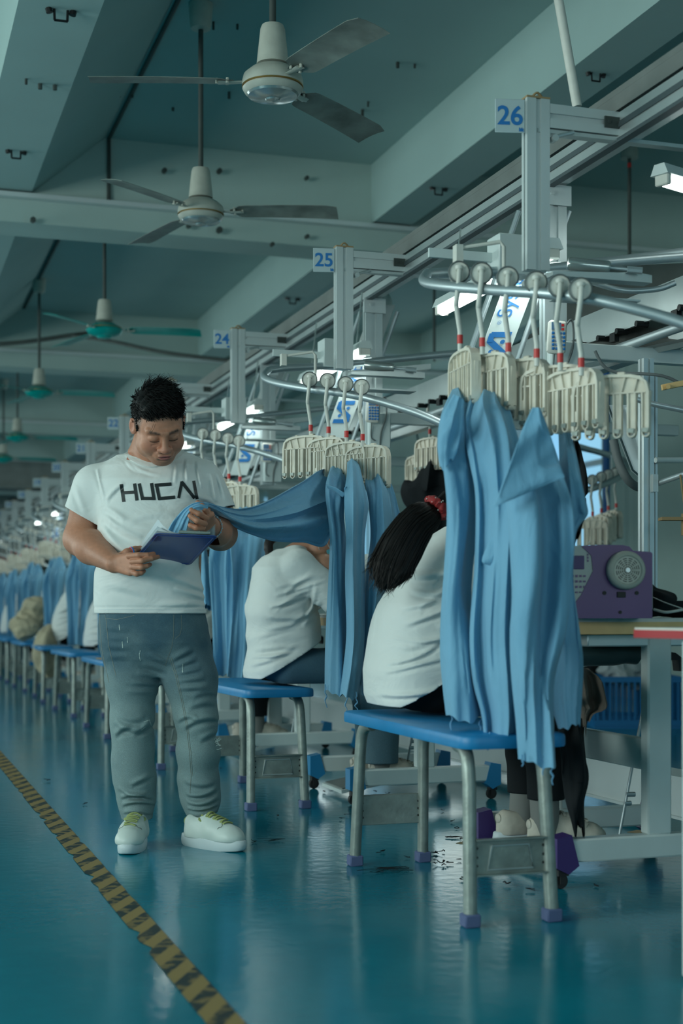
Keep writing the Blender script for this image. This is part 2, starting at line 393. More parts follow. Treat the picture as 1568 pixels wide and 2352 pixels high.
# ------------------------------------------------------------------ implicit surfaces (for bodies, clothes, shoes)
class SDF:
    def __init__(s, k=.02): s.p = []; s.k = k; s.disp = None
    def _b(s, pts, r):
        a = np.array(pts, float); return a.min(0) - r, a.max(0) + r
    def ball(s, c, r, k=None, op=1, rot=None):
        r = np.array([r] * 3 if np.isscalar(r) else r, float); c = np.array(c, float); m = None if rot is None else np.array(rot).T
        def f(X):
            q = X - c
            if m is not None: q = q @ m.T
            q0 = q / r; l = np.sqrt((q0 ** 2).sum(-1)); l2 = np.sqrt(((q0 / r) ** 2).sum(-1)) + 1e-9
            return l * (l - 1) / l2
        s.p.append((op, f, s._b([c], r.max()), k)); return s
    def limb(s, a, b, ra, rb, k=None, op=1, flat=None, fd=None):
        a = np.array(a, float); b = np.array(b, float); ba = b - a; L2 = ba @ ba
        fdv = None if flat is None else np.array(fd, float) / np.linalg.norm(fd)
        def f(X):
            q = X - a; t = np.clip((q @ ba) / L2, 0, 1); d = q - t[..., None] * ba
            if flat is not None:
                c = d @ fdv; d = d + (1 / flat - 1) * c[..., None] * fdv
            l = np.sqrt((d ** 2).sum(-1)); v = l - (ra + (rb - ra) * t)
            return v * (flat if flat and flat < 1 else 1) if flat else v
        s.p.append((op, f, s._b([a, b], max(ra, rb) * max(1, flat or 1)), k)); return s
    def chain(s, pts, rs, k=None, flat=None, fd=None):
        for i in range(len(pts) - 1): s.limb(pts[i], pts[i + 1], rs[i], rs[i + 1], k if k is not None else .5 * min(rs[i], rs[i + 1]), flat=flat, fd=fd)
        return s
    def stack(s, z, cx, cy, rx, ry, k=None, p=2.3, op=1):
        z, cx, cy, rx, ry = (np.array(q, float) for q in (z, cx, cy, rx, ry))
        def f(X):
            zz = X[..., 2]; zc = np.clip(zz, z[0], z[-1])
            A = np.interp(zc, z, cx); B = np.interp(zc, z, cy); C = np.interp(zc, z, rx); D = np.interp(zc, z, ry)
            u = np.abs((X[..., 0] - A) / C) + 1e-9; v = np.abs((X[..., 1] - B) / D) + 1e-9
            l = (u ** p + v ** p) ** (1 / p); d = (l - 1) * np.minimum(C, D)
            e = np.abs(zz - zc)
            return np.where(e > 0, np.sqrt(np.maximum(d, 0) ** 2 + e ** 2) + np.minimum(d, 0) * 0, d)
        lo = np.array([(cx - rx).min(), (cy - ry).min(), z[0]]); hi = np.array([(cx + rx).max(), (cy + ry).max(), z[-1]])
        s.p.append((op, f, (lo, hi), k)); return s
    def plane(s, o, n, k=None):                    # removes the side the normal points to
        o = np.array(o, float); n = np.array(n, float); n /= np.linalg.norm(n)
        s.p.append((3, lambda X: (X - o) @ n, (np.full(3, -9.), np.full(3, 9.)), k)); return s
    def shell(s, t): s.p.append((4, t, None, None)); return s
    def warp(s, f): s.p.append((5, f, None, None)); return s
    def eval(s, lo, hi, h):
        n = np.maximum(np.ceil((np.array(hi) - np.array(lo)) / h).astype(int) + 1, 4)
        ax = [lo[i] + h * np.arange(n[i]) for i in range(3)]
        Fd = np.full(n, .5, np.float32)
        for op, f, bb, k in s.p:
            k = s.k if k is None else k
            if op == 4: Fd = np.maximum(Fd, -(Fd + f)).astype(np.float32); continue
            if op == 5:
                near = np.abs(Fd) < .06
                idx = np.nonzero(near); X = np.stack([ax[0][idx[0]], ax[1][idx[1]], ax[2][idx[2]]], -1)
                Fd[idx] += f(X).astype(np.float32); continue
            pad = k + 4 * h + (0 if op == 3 else .02)
            a = [max(0, int(np.floor((bb[0][i] - pad - lo[i]) / h))) for i in range(3)]; b = [min(n[i], int(np.ceil((bb[1][i] + pad - lo[i]) / h)) + 1) for i in range(3)]
            if any(a[i] >= b[i] for i in range(3)): continue
            sl = tuple(slice(a[i], b[i]) for i in range(3))
            X = np.stack(np.meshgrid(*[ax[i][a[i]:b[i]] for i in range(3)], indexing='ij'), -1)
            d = f(X).astype(np.float32); g = Fd[sl]; k = max(k, 1e-5)
            if op == 1: hh = np.clip(.5 + .5 * (g - d) / k, 0, 1); Fd[sl] = g * (1 - hh) + d * hh - k * hh * (1 - hh)
            else:
                d = -d if op == 2 else d
                hh = np.clip(.5 - .5 * (g - d) / k, 0, 1); Fd[sl] = g * (1 - hh) + d * hh + k * hh * (1 - hh)
        return Fd, np.array(lo, float)
    def mesh(s, lo, hi, h):
        Fd, o = s.eval(lo, hi, h); return nets(Fd, o, h)
def nets(Fd, o, h):
    ins = Fd < 0; nx, ny, nz = Fd.shape
    cnt = np.zeros((nx - 1, ny - 1, nz - 1), np.int8)
    C = [(i, j, k) for i in (0, 1) for j in (0, 1) for k in (0, 1)]
    for i, j, k in C: cnt += ins[i:nx - 1 + i, j:ny - 1 + j, k:nz - 1 + k]
    act = (cnt > 0) & (cnt < 8); idx = np.stack(np.nonzero(act), -1); m = len(idx)
    num = np.full(act.shape, -1, np.int64); num[act] = np.arange(m)
    pos = np.zeros((m, 3)); wt = np.zeros(m)
    val = {c: Fd[idx[:, 0] + c[0], idx[:, 1] + c[1], idx[:, 2] + c[2]] for c in C}
    for a in C:
        for ax in range(3):
            if a[ax]: continue
            b = list(a); b[ax] = 1; b = tuple(b); va, vb = val[a], val[b]; x = (va < 0) != (vb < 0)
            t = np.where(x, va / np.where(x, va - vb, 1), 0); q = np.tile(np.array(a, float), (m, 1)); q[:, ax] += t
            pos[x] += q[x]; wt[x] += 1
    vs = (idx + pos / wt[:, None]) * h + o
    fs = []
    for ax in range(3):
        u, v = (ax + 1) % 3, (ax + 2) % 3
        s0 = [slice(None)] * 3; s1 = [slice(None)] * 3; s0[ax] = slice(0, -1); s1[ax] = slice(1, None)
        A, B = ins[tuple(s0)], ins[tuple(s1)]; e = np.stack(np.nonzero(A != B), -1)
        e = e[(e[:, u] > 0) & (e[:, v] > 0) & (e[:, u] < Fd.shape[u] - 1) & (e[:, v] < Fd.shape[v] - 1)]
        fl = A[e[:, 0], e[:, 1], e[:, 2]]
        q = []
        for du, dv in ((1, 1), (0, 1), (0, 0), (1, 0)):
            g = e.copy(); g[:, u] -= du; g[:, v] -= dv; q.append(num[g[:, 0], g[:, 1], g[:, 2]])
        q = np.stack(q, -1); q[~fl] = q[~fl][:, ::-1]; fs.append(q)
    fs = np.concatenate(fs); fs = fs[(fs >= 0).all(1)]
    return vs, fs
def npobj(name, parts, m, parent=None, loc=None, cols=None, label=None):
    """mesh object from one or several (verts, faces) numpy pieces"""
    off = 0; V = []; Fc = []
    for v, f in parts: V.append(v); Fc.append(f + off); off += len(v)
    V = np.concatenate(V); Fc = np.concatenate(Fc)
    me = bpy.data.meshes.new(name); me.vertices.add(len(V)); me.vertices.foreach_set('co', V.astype(np.float32).ravel())
    me.loops.add(len(Fc) * 4); me.loops.foreach_set('vertex_index', Fc.astype(np.int32).ravel())
    me.polygons.add(len(Fc)); me.polygons.foreach_set('loop_start', (np.arange(len(Fc)) * 4).astype(np.int32))
    me.polygons.foreach_set('use_smooth', np.ones(len(Fc), bool)); me.update(calc_edges=True); me.validate()
    if cols is not None:
        ca = me.color_attributes.new('Col', 'FLOAT_COLOR', 'POINT'); c = cols(V); c = np.concatenate([c, np.ones((len(c), 1))], 1)
        ca.data.foreach_set('color', c.astype(np.float32).ravel())
    me.materials.append(M[m] if isinstance(m, str) else m)
    o = bpy.data.objects.new(name, me); COL.objects.link(o)
    if parent: o.parent = parent
    if loc is not None: o.location = loc
    if label: o['label'] = label
    return o
def fold2(X, a, b, w_, h_, bend=0, U=(1, 0, 0), near=None):
    """a crease with a raised lip and a groove beside it, laid over whatever surface lies behind the line a-b as seen along the horizontal normal of U"""
    U = np.array(U, float); x = X @ U; z = X[:, 2]; ax_, az = np.array(a, float) @ U, a[2]; bx, bz = np.array(b, float) @ U, b[2]
    dx, dz = bx - ax_, bz - az; L2 = dx * dx + dz * dz; L = math.sqrt(L2); t = ((x - ax_) * dx + (z - az) * dz) / L2; tc = np.clip(t, 0, 1)
    nx_, nz_ = -dz / L, dx / L; sd = (x - ax_) * nx_ + (z - az) * nz_ - bend * 4 * tc * (1 - tc); over = (t - tc) * L
    e = np.sin(np.clip(t, 0, 1) * PI) ** .6; d = -h_ * np.exp(-(sd / w_) ** 2) + .75 * h_ * np.exp(-((sd + 1.7 * w_) / (w_ * .8)) ** 2)
    d = d * e * np.exp(-(over / w_) ** 2)
    return d if near is None else d * (X @ np.array(near, float)[:3] < near[3])
def waves(seed, n=14, lo=6, hi=26, an=(1, 1, 1)):
    """smooth random field in metres^-1 frequencies, about unit range"""
    r = np.random.RandomState(seed); K = r.normal(size=(n, 3)); K /= np.linalg.norm(K, axis=1)[:, None]
    K = K * np.array(an) * r.uniform(lo, hi, (n, 1)); ph = r.uniform(0, 6.28, n)
    return lambda X: np.sin(X @ K.T + ph).sum(-1) / math.sqrt(n / 2)
def ridge(x, p=2.0): return (1 - np.abs(np.clip(x, -1, 1))) ** p
def fold(X, a, b, w_, h_, bend=0, up=(0, 0, 1)):
    """one soft cloth fold running from a to b, width w_, height h_ (fades at both ends)"""
    a = np.array(a, float); b = np.array(b, float); ba = b - a; L = np.linalg.norm(ba)
    t = (X - a) @ ba / L ** 2; tc = np.clip(t, 0, 1); c = a + tc[:, None] * ba
    if bend: c = c + np.array(up) * (bend * 4 * tc * (1 - tc))[:, None]
    d = np.sqrt(((X - c) ** 2).sum(-1)); e = np.clip(np.minimum(t, 1 - t) * 4 + .1, 0, 1)
    return -h_ * np.exp(-(d / w_) ** 2) * e

# ================================================================== THE ROOM
XL, XR, YF, YB, ZC = -5.0, 7.0, -5.0, 44.0, 3.96
struct('floor', MB().box(((XL + XR) / 2, (YF + YB) / 2, -.05), (XR - XL, YB - YF, .1)), 'floor')
struct('ceiling', MB().box(((XL + XR) / 2, (YF + YB) / 2, ZC + .05), (XR - XL, YB - YF, .1)), 'ceil')
struct('wall_back', MB().box(((XL + XR) / 2, YB + .1, 2), (XR - XL, .2, 4)), 'wall')
def wall_with_openings(name, x, sgn, wins, z0=.95, z1=3.05):
    mb = MB(); cx = x + sgn * .1; e = [YF] + [q for w_ in wins for q in w_] + [YB]
    mb.box((cx, (YF + YB) / 2, z0 / 2), (.2, YB - YF, z0)); mb.box((cx, (YF + YB) / 2, (z1 + ZC) / 2), (.2, YB - YF, ZC - z1))
    for i in range(0, len(e), 2):
        mb.box((cx, (e[i] + e[i + 1]) / 2, (z0 + z1) / 2), (.2, e[i + 1] - e[i], z1 - z0))
    struct(name, mb, 'wall')
    return z0, z1
LW = [(-.5, 4.5), (6.5, 11.5), (13.5, 18.5), (20.5, 25.5), (28, 33)]
RW = [(-3.5, .8), (13.0, 18.2), (19.4, 24), (26, 31)]
wall_with_openings('wall_left', XL, -1, LW); wall_with_openings('wall_right', XR, 1, RW)
wi = 0
for x, sg, wl in ((XL, -1, LW), (XR, 1, RW)):
    for (a, b) in wl:
        wi += 1
        root = props(empty('window_%d' % wi, (x + sg * .12, (a + b) / 2, 0.95), None, None), kind='structure')
        n = max(2, round((b - a) / 1.1)); mb = MB(); hh = 2.1
        for i in range(n + 1): mb.box((0, -(b - a) / 2 + (b - a) * i / n, hh / 2), (.06, .06, hh))
        for z in (.03, hh * .68, hh - .03): mb.box((0, 0, z), (.062, b - a, .06))
        f = obj('window_frame', mb, 'alu_white', root)
        obj('pane', MB().box((sg * .03, 0, hh / 2), (.008, b - a, hh)), 'pane', root)
mb = MB()
wall = MB().box((1, YF - .1, .5), (12, .2, 1.0)).box((1, YF - .1, 3.5), (12, .2, .92)).box((-4.2, YF - .1, 2), (1.6, .2, 2.2)).box((6, YF - .1, 2), (2, .2, 2.2))
struct('wall_front', wall, 'wall')
wi += 1
root = props(empty('window_%d' % wi, (.8, YF - .12, 1.0), None, None), kind='structure')
mb = MB()
for i in range(8): mb.box((-4.2 + 8.4 * i / 7, 0, 1.02), (.06, .06, 2.04))
for z in (.03, 2.01): mb.box((0, 0, z), (8.4, .062, .06))
obj('window_frame', mb, 'alu_white', root); obj('pane', MB().box((0, -.03, 1.02), (8.4, .008, 2.04)), 'pane', root)
# beams: two along the aisle, one every 5.65 m across, each with the thin conduit ledge of the photo
ZB = 3.55
tn = 0
def trim(mb, m):
    global tn; tn += 1; return struct('trim_%d' % tn, mb, m)
trim(MB().prism([(.61, ZB), (.97, ZB), (1.45, ZC), (.61, ZC)], ((1, 0, 0), (0, 0, 1)), (0, YB - YF, 0), (0, YF, 0)), 'ceil')
trim(MB().box((3.44, (YF + YB) / 2, (ZB + ZC) / 2), (.28, YB - YF, ZC - ZB)), 'ceil')
trim(MB().box((6.0, (YF + YB) / 2, (ZB + ZC) / 2), (.28, YB - YF, ZC - ZB)), 'ceil')
trim(MB().prism([(-3.0, ZB), (-2.7, ZB), (-2.5, ZC), (-3.0, ZC)], ((1, 0, 0), (0, 0, 1)), (0, YB - YF, 0), (0, YF, 0)), 'ceil')
YC = [9.47 + 5.65 * i for i in range(-2, 6)]
for y in YC:
    trim(MB().box(((XL + XR) / 2, y + .17, (3.36 + ZC) / 2), (XR - XL, .36, ZC - 3.36)), 'wall')
    trim(MB().box(((XL + XR) / 2, y - .045, 3.52), (XR - XL, .07, .03)), 'alu_white')
for y in YC[1:]:                                    # wall columns
    trim(MB().box((XR - .15, y + .1, ZC / 2), (.34, .6, ZC)), 'wall')
trim(MB().tube([(1.47, -3, ZC - .01), (1.47, 9.44, ZC - .01), (1.47, 9.44, 3.53)], .013, 8), 'iron')   # conduits in the corner of the bay
trim(MB().tube([(1.47, 9.9, ZC - .01), (1.47, 15.0, ZC - .01)], .016, 8), 'iron')
# pipe swags under the second beam
trim(MB().tube(svec([P(-60, 795, 14), P(60, 785, 14), P(165, 770, 14), P(240, 762, 14)], 20), .022, 8), 'iron')
trim(MB().tube(svec([P(165, 770, 14), P(260, 785, 13.6), P(380, 810, 13.2), P(540, 830, 12.8)], 20), .018, 8), 'iron')
for px, (cx, cz) in ((0, (0, 0)),):
    trim(MB().box((1.0, 21.2, 2.78), (3.4, .9, .36)).box((1.0, 20.72, 2.60), (3.4, .04, .05)), 'tray')   # duct across the far aisle
# yellow/black tape on the floor
tp = MB(); L0 = 2.0
rnd = random.Random(4)
ys = [L0 + i * .06 for i in range(420)]; l = []; r_ = []
for i, y in enumerate(ys):
    l.append((.655 + (rnd.random() ** 30) * .02 + (.02 if i in (30, 44, 66) else 0), y, .0016)); r_.append((.735 - (rnd.random() ** 30) * .01, y, .0016))
tp.add(l + r_, [(i, i + 420, i + 421, i + 1) for i in range(419)])
struct('trim_%d' % (tn + 1), tp, 'tape'); tn += 1
tp = MB()                                            # short tape remnants under the tables
for x, y, a, n in ((2.18, 4.95, .6, .3), (2.9, 4.75, -1.1, .45), (2.35, 3.2, .1, .0), (3.3, 3.6, -1.2, .5)):
    if n: tp.box((x, y, .001), (n, .07, .001), rz=a)
struct('trim_%d' % (tn + 1), tp, 'peel'); tn += 1
tp = MB()                                            # skirting line
tp.box((XR - .015, (YF + YB) / 2, .06), (.03, YB - YF, .12)); struct('baseboard_right', tp, 'tray')
# white plaster patches, brackets under the beams
def bracket(p, label, s=1.0):
    mb = MB(); q = Vector(p)
    for sx in (-1, 1):
        mb.tube([q + Vector((sx * .055 * s, 0, 0)), q + Vector((sx * .05 * s, 0, -.02 * s))], .016 * s, 8)
        mb.tube([q + Vector((sx * .03 * s, 0, 0)), q + Vector((sx * .028 * s, 0, -.05 * s))], .006 * s, 6)
    mb.tube([q + Vector((-.03 * s, 0, -.05 * s)), q + Vector((.03 * s, 0, -.05 * s))], .006 * s, 6)
    o = obj('ceiling_bracket', mb, 'blackmetal', loc=p, world=True); props(o, label, 'bracket', 'dark lamp brackets screwed under the ceiling beams')
def on_z(px, py, z):
    D = (z - CAMH) * F / (HOR - py); return P(px, py, D)
for px, py, s, lb in ((140, 22, 1.0, 'dark two-pronged metal bracket under the left beam, above the nearest fan blade'), (37, 346, .9, 'dark metal bracket under the left beam at the left edge of the picture'),
                  (1368, 168, .8, 'dark U-shaped bracket under the middle beam, beside the white drop pipe'), (1007, 431, .9, 'dark U-shaped bracket under the middle beam, between signs 25 and 26'),
                  (672, 684, 1.0, 'dark U-shaped bracket under the middle beam, above left of sign 25')):
    bracket(on_z(px, py, ZB), lb, s)
specks = MB(); rnd = random.Random(9)                # screw stubs and anchor holes left in the plaster
for px, py in ((245, 25), (262, 150), (306, 151), (550 / 2, 205), (303, 210), (397, 247), (526, 211), (490, 50), (545, 56), (616, 75), (648, 74), (913, 143), (952, 147), (832, 252), (845, 233), (60, 181), (92, 192), (126, 195), (180, 145)):
    q = on_z(px, py, ZC if px > 165 else ZB); specks.tube([q, q - Vector((0, 0, .02 + .03 * rnd.random()))], .006 + .006 * rnd.random(), 6)
for px, py in ((376, 394), (502, 395), (702, 411), (432, 520), (502, 530), (703, 545), (75, 507), (623, 563)):
    q = P(px, py, 1); t = 9.42 / q.y; q = Vector((q.x * t, 9.42, CAMH + (q.z - CAMH) * t)); specks.tube([q, q - Vector((0, .04, 0))], .014 + .008 * rnd.random(), 6)
trim(specks, 'iron')

# ================================================================== CEILING FANS
def fan(px, py, ang, kind, label, zr=None, D=None, rad=.70):
    z = 2.90 if zr is None else zr; c = on_z(px, py, z)
    root = empty('ceiling_fan', c, label, 'ceiling fan', 'three-bladed ceiling fans above the aisle', rz=-TH)
    wm = 'fan_white' if kind == 'w' else 'fan_teal'
    obj('rod', MB().tube([(0, 0, .16), (0, 0, ZC - z - .05)], .013, 12), 'iron', root)
    obj('ceiling_canopy', MB().lathe([(.03, ZC - z), (.062, ZC - z - .002), (.056, ZC - z - .10), (.05, ZC - z - .13), (.02, ZC - z - .135)], n=24), 'fan_white', root)
    obj('rod_cover', MB().lathe([(.02, .06), (.062, .065), (.06, .09), (.048, .20), (.042, .215), (.015, .217)], n=28), 'fan_white', root)
    if kind == 'w':
        hp = [(.02, .055), (.06, .058), (.085, .045), (.112, .022), (.118, .0), (.118, -.018), (.112, -.021), (.112, -.026), (.117, -.029), (.108, -.044), (.09, -.055), (.02, -.06)]
    else:
        hp = [(.02, .05), (.07, .045), (.12, .015), (.135, -.005), (.12, -.028), (.07, -.05), (.02, -.058)]
    h = obj('motor_housing', MB().lathe(hp, n=44), wm, root)
    obj('trim_ring', MB().lathe([(.1125, -.019), (.119, -.0195), (.119, -.0235), (.1125, -.024)] if kind == 'w' else [(.12, .012), (.1265, .011), (.1265, .006), (.12, .005)], n=44), 'gold', h)
    obj('hub_cap', MB().lathe([(.10, -.05), (.095, -.058), (.06, -.066), (.03, -.069), (.026, -.075), (.004, -.078)], n=36) if kind == 'w' else MB().lathe([(.06, -.05), (.05, -.062), (.02, -.068), (.003, -.07)], n=30), 'glassy' if kind == 'w' else 'fan_teal', h)
    for a in ang:
        mb = MB(); n = 22; top = []; pr = []
        for i in range(n):
            t = i / (n - 1); rr = .15 + (rad - .15) * t
            w0 = .030 + .030 * min(1, t * 9) + .012 * t; wl = -w0; wr = w0 * 1.05
            if t > .9: wl *= 1 - (t - .9) * 2.2
            if t < .06: wl *= .7; wr *= .7
            for j in range(5):
                s = j / 4; y = wl + (wr - wl) * s
                pr.append(Vector((rr, y, -.008 - .19 * y + .006 * (1 - (2 * s - 1) ** 2) - .015 * t * t)))
        m = Matrix.Rotation(R(a), 3, 'Z'); k = len(pr); pr2 = [p + Vector((0, 0, .0022)) for p in pr]
        vs = [m @ p for p in pr + pr2]; fs = []
        for i in range(n - 1):
            for j in range(4):
                q = (i * 5 + j, (i + 1) * 5 + j, (i + 1) * 5 + j + 1, i * 5 + j + 1); fs.append(q); fs.append(tuple(x + k for x in q[::-1]))
            for j in (0, 4): fs.append((i * 5 + j, (i + 1) * 5 + j, (i + 1) * 5 + j + k, i * 5 + j + k))
        for i in (0, n - 1):
            for j in range(4): fs.append((i * 5 + j, i * 5 + j + 1, i * 5 + j + 1 + k, i * 5 + j + k))
        mb.add(vs, fs)
        b = obj('blade', mb, 'fan_blade' if kind == 'w' else 'fan_teal', root)
        ar = MB()
        ar.tube([m @ Vector((.10, 0, -.005)), m @ Vector((.15, 0, -.010)), m @ Vector((.21, 0, -.012))], [.012, .016, .02], 8, flat=.25)
        for (rx, ry) in ((.175, .02), (.175, -.02), (.215, .0)): ar.tube([m @ Vector((rx, ry, -.016 - .19 * ry)), m @ Vector((rx, ry, .004 - .19 * ry))], .006, 8)
        obj('blade_bracket', ar, wm if kind == 'w' else 'fan_white', b)
    return root
fan(626, 187, (-58, 55, 186), 'w', 'white ceiling fan with grey blades nearest the camera, at the top of the picture', D=5.5)
fan(461, 484, (-4, -122, 124), 'w', 'white ceiling fan with grey blades behind the nearest one, in front of the cross beam')
fan(240, 757, (1, -113, 128), 't', 'teal ceiling fan just beyond the first cross beam, the largest of the teal ones')
fan(90, 900, (2, -118, 122), 't', 'teal ceiling fan seen left of the standing man\'s head height, second of the teal ones')
fan(40, 1003, (3, -115, 120), 't', 'teal ceiling fan low at the left edge, third of the teal ones')
fan(8, 1052, (4, 120, 240), 't', 'blurred teal ceiling fan at the left edge, just under the grey duct')
# a fan of the neighbouring bay, only its canopy and rod reach the picture
def drop_rod(px, ptop, pbot, D, label, bulb=False):
    a = P(px, ptop, D); b = P(px, pbot, D)
    root = empty('hanging_rod', b, label, 'ceiling fan rod')
    obj('rod', MB().tube([(0, 0, 0), (0, 0, a.z - b.z)], .012, 10), 'iron', root)
    obj('ceiling_canopy', MB().lathe([(.02, a.z - b.z - .1), (.058, a.z - b.z - .1), (.05, a.z - b.z + .06), (.02, a.z - b.z + .07)], n=20), 'fan_white', root)
    obj('red_sleeve', MB().tube([(0, 0, a.z - b.z - .16), (0, 0, a.z - b.z - .13)], .013, 10), 'red', root)
drop_rod(1445, 330, 690, 9.56, 'dark rod with white canopy hanging right of post 26')
drop_rod(997, 620, 830, 13.1, 'dark rod seen between the loops of stations 25 and 26')

# ================================================================== THE ALUMINIUM FRAME
S = 1.935
XP, YP0, ZP = 1.972, 4.09, 2.455
NST = 12                                           # stations 26 down to 15
WORD = {26: '26', 25: '25', 24: '24', 23: '23', 22: '22', 21: '21', 20: '20', 19: '19', 18: '18', 17: '17', 16: '16', 15: '15'}
def profile(mb, a, b, w_, d, face=(0, 1, 0), grooves=True):
    """extruded aluminium profile from a to b: body and raised lips leaving a slot in each wide face"""
    a, b = Vector(a), Vector(b); t = (b - a).normalized(); f = Vector(face); u = t.cross(f).normalized(); f = u.cross(t).normalized()
    x, y = w_ / 2, d / 2; g = .007
    poly = [(-x, -y), (-x * .22, -y), (-x * .22, -y + g), (x * .22, -y + g), (x * .22, -y), (x, -y), (x, -y * .25), (x - g, -y * .25), (x - g, y * .25), (x, y * .25), (x, y), (x * .22, y), (x * .22, y - g), (-x * .22, y - g), (-x * .22, y), (-x, y), (-x, y * .25), (-x + g, y * .25), (-x + g, -y * .25), (-x, -y * .25)]
    return mb.prism(poly, (u, f), b - a, a)
# long overhead rail (one continuous thing)
root = empty('overhead_rail', (2.29, 1.0, 2.36), 'long aluminium overhead rail running down the row of numbered posts', 'rail')
obj('top_tray', MB().box((2.29, 14, 2.475), (.085, 26, .055)).box((2.25, 14, 2.508), (.006, 26, .02)), 'tray', root, world=True)
mb = MB(); profile(mb, (2.29, 1, 2.40), (2.29, 27, 2.40), .08, .075, face=(1, 0, 0)); obj('rail_profile', mb, 'alu', root, world=True)
obj('slot', MB().box((2.249, 14, 2.40), (.004, 26, .018)), 'alu_dark', root, world=True)
obj('lower_lip', MB().box((2.262, 14, 2.352), (.03, 26, .012)), 'alu_dark', root, world=True)

def make_post():
    r = empty('numbered_post', (XP, YP0, 1.92), '', 'post', 'aluminium posts with number plates')
    mb = MB(); profile(mb, (XP, YP0, 1.92), (XP, YP0, ZP), .078, .04); obj('upright', mb, 'alu_white', r, world=True)
    obj('end_cap', MB().box((XP, YP0, ZP + .003), (.08, .042, .006)).tube(svec([(XP - .02, YP0, ZP), (XP, YP0 - .01, ZP + .02), (XP + .03, YP0, ZP)], 10), .004, 6), 'cardboard', r, world=True)
    mb = MB(); profile(mb, (XP + .04, YP0, 2.405), (2.27, YP0, 2.405), .075, .04); obj('cross_arm', mb, 'alu_white', r, world=True)
    obj('lower_strip', MB().box(((XP + 3.6) / 2, YP0, 2.357), (3.6 - XP, .035, .012)), 'alu', r, world=True)
    obj('joint_plate', MB().box((2.235, YP0 - .024, 2.405), (.07, .006, .035)).tube([(2.215, YP0 - .03, 2.405), (2.215, YP0 - .02, 2.405)], .006, 8).tube([(2.25, YP0 - .03, 2.405), (2.25, YP0 - .02, 2.405)], .006, 8), 'iron', r, world=True)
    obj('bolt', MB().tube([(XP + .055, YP0 - .03, 2.335), (XP + .055, YP0 + .0, 2.335)], .011, 10).tube([(XP + .055, YP0 - .022, 2.34), (XP + .12, YP0 - .022, 2.36)], .006, 8), 'alu', r, world=True)
    return r
def make_sign():
    o = obj('number_sign', MB().box((0, 0, 0), (.094, .004, .104), bev=.0015), 'sign', loc=(XP - .094, YP0 - .012, 2.392))
    props(o, '', 'sign', 'station number plates'); o.rotation_euler = (0, 0, -.22)
    return o
def make_cylinder():
    r = empty('pneumatic_cylinder', (XP + .09, YP0 - .08, 1.90), '', 'pneumatic cylinder', 'air cylinders on the posts')
    a, b = Vector((-.02, 0, .03)), Vector((.10, -.05, .015))
    obj('barrel', MB().tube([a, a.lerp(b, .06), a.lerp(b, .94), b], [.017, .021, .021, .017], 16), 'glassy', r)
    obj('piston_rod', MB().tube([b, b + (b - a) * .45], .006, 10).tube([b + (b - a) * .4, b + (b - a) * .75], .011, 8), 'tubesteel', r)
    obj('mounting_plate', MB().prism([(-.10, -.012), (.24, -.012), (.24, .012), (.20, .016), (-.10, .0)], ((1, 0, 0), (0, 0, 1)), (0, .05, 0), (0, -.06, -.012)).prism([(-.07, 0), (.2, 0), (.2, .006), (-.07, .006)], ((1, 0, 0), (0, 0, 1)), (0, .09, 0), (0, -.06, -.085)), 'alu', r)
    return r
def make_hangpost():
    r = empty('drop_post', (2.29, YP0 + .52, 1.62), '', 'post', 'square posts dropping from the overhead rail')
    mb = MB(); profile(mb, (2.29, YP0 + .52, 1.62), (2.29, YP0 + .52, 2.36), .085, .045); obj('upright', mb, 'alu', r, world=True)
    obj('head_plate', MB().box((2.29, YP0 + .49, 2.32), (.11, .008, .07)).tube([(2.27, YP0 + .48, 2.325), (2.27, YP0 + .5, 2.325)], .008, 8), 'alu_white', r, world=True)
    obj('control_box', MB().box((2.31, YP0 + .50, 1.72), (.11, .07, .17), bev=.006), 'white_steel', r, world=True)
    return r
# the looped hanger rail of one station: front branch from the photograph's station 25, back branch behind the post
LOOP_F = [P(*q) for q in ((616, 850, 6.42), (607, 866, 6.32), (640, 880, 6.15), (711, 893, 5.98), (780, 902, 5.88), (850, 916, 5.80), (950, 946, 5.74), (1020, 975, 5.70), (1100, 1012, 5.66), (1190, 1060, 5.62))]
LOOP_B = [P(*q) for q in ((616, 850, 6.42), (660, 845, 6.5), (770, 838, 6.62), (1040, 812, 6.78), (1200, 800, 6.9))]
def make_loop():
    d = Vector((0, -S, 0)); b = LOOP_F[1] + d
    r = empty('hanger_loop_rail', b, '', 'hanger rail', 'looped hanger rails of the stations')
    obj('front_tube', MB().tube([p + d for p in svec(LOOP_F, 60)], .0165, 14), 'tubesteel', r, world=True)
    obj('back_tube', MB().tube([p + d for p in svec(LOOP_B, 40)], .0165, 14), 'tubesteel', r, world=True)
    q = LOOP_F[2] + d
    obj('guard_hook', MB().tube([q + Vector(v) for v in ((.02, .0, .08), (.015, .0, .115), (.14, -.04, .135), (.15, -.045, .12), (.15, -.045, .0))], .006, 8).box(q + Vector((.02, 0, .10)), (.022, .03, .05)), 'white_pl', r, world=True)
    q = LOOP_B[2] + d
    obj('sheet_box', MB().box(q + Vector((0, .02, .05)), (.13, .10, .13), bev=.004).box(q + Vector((-.16, .03, .045)), (.26, .012, .03)), 'white_steel', r, world=True)
    obj('sorting_arm', MB().prism([(-.02, -.03), (.40, .03), (.40, .055), (-.02, .0)], ((1, 0, 0), (0, 0, 1)), (0, .05, 0), q + Vector((.06, -.03, -.03))), 'alu', r, world=True)
    return r
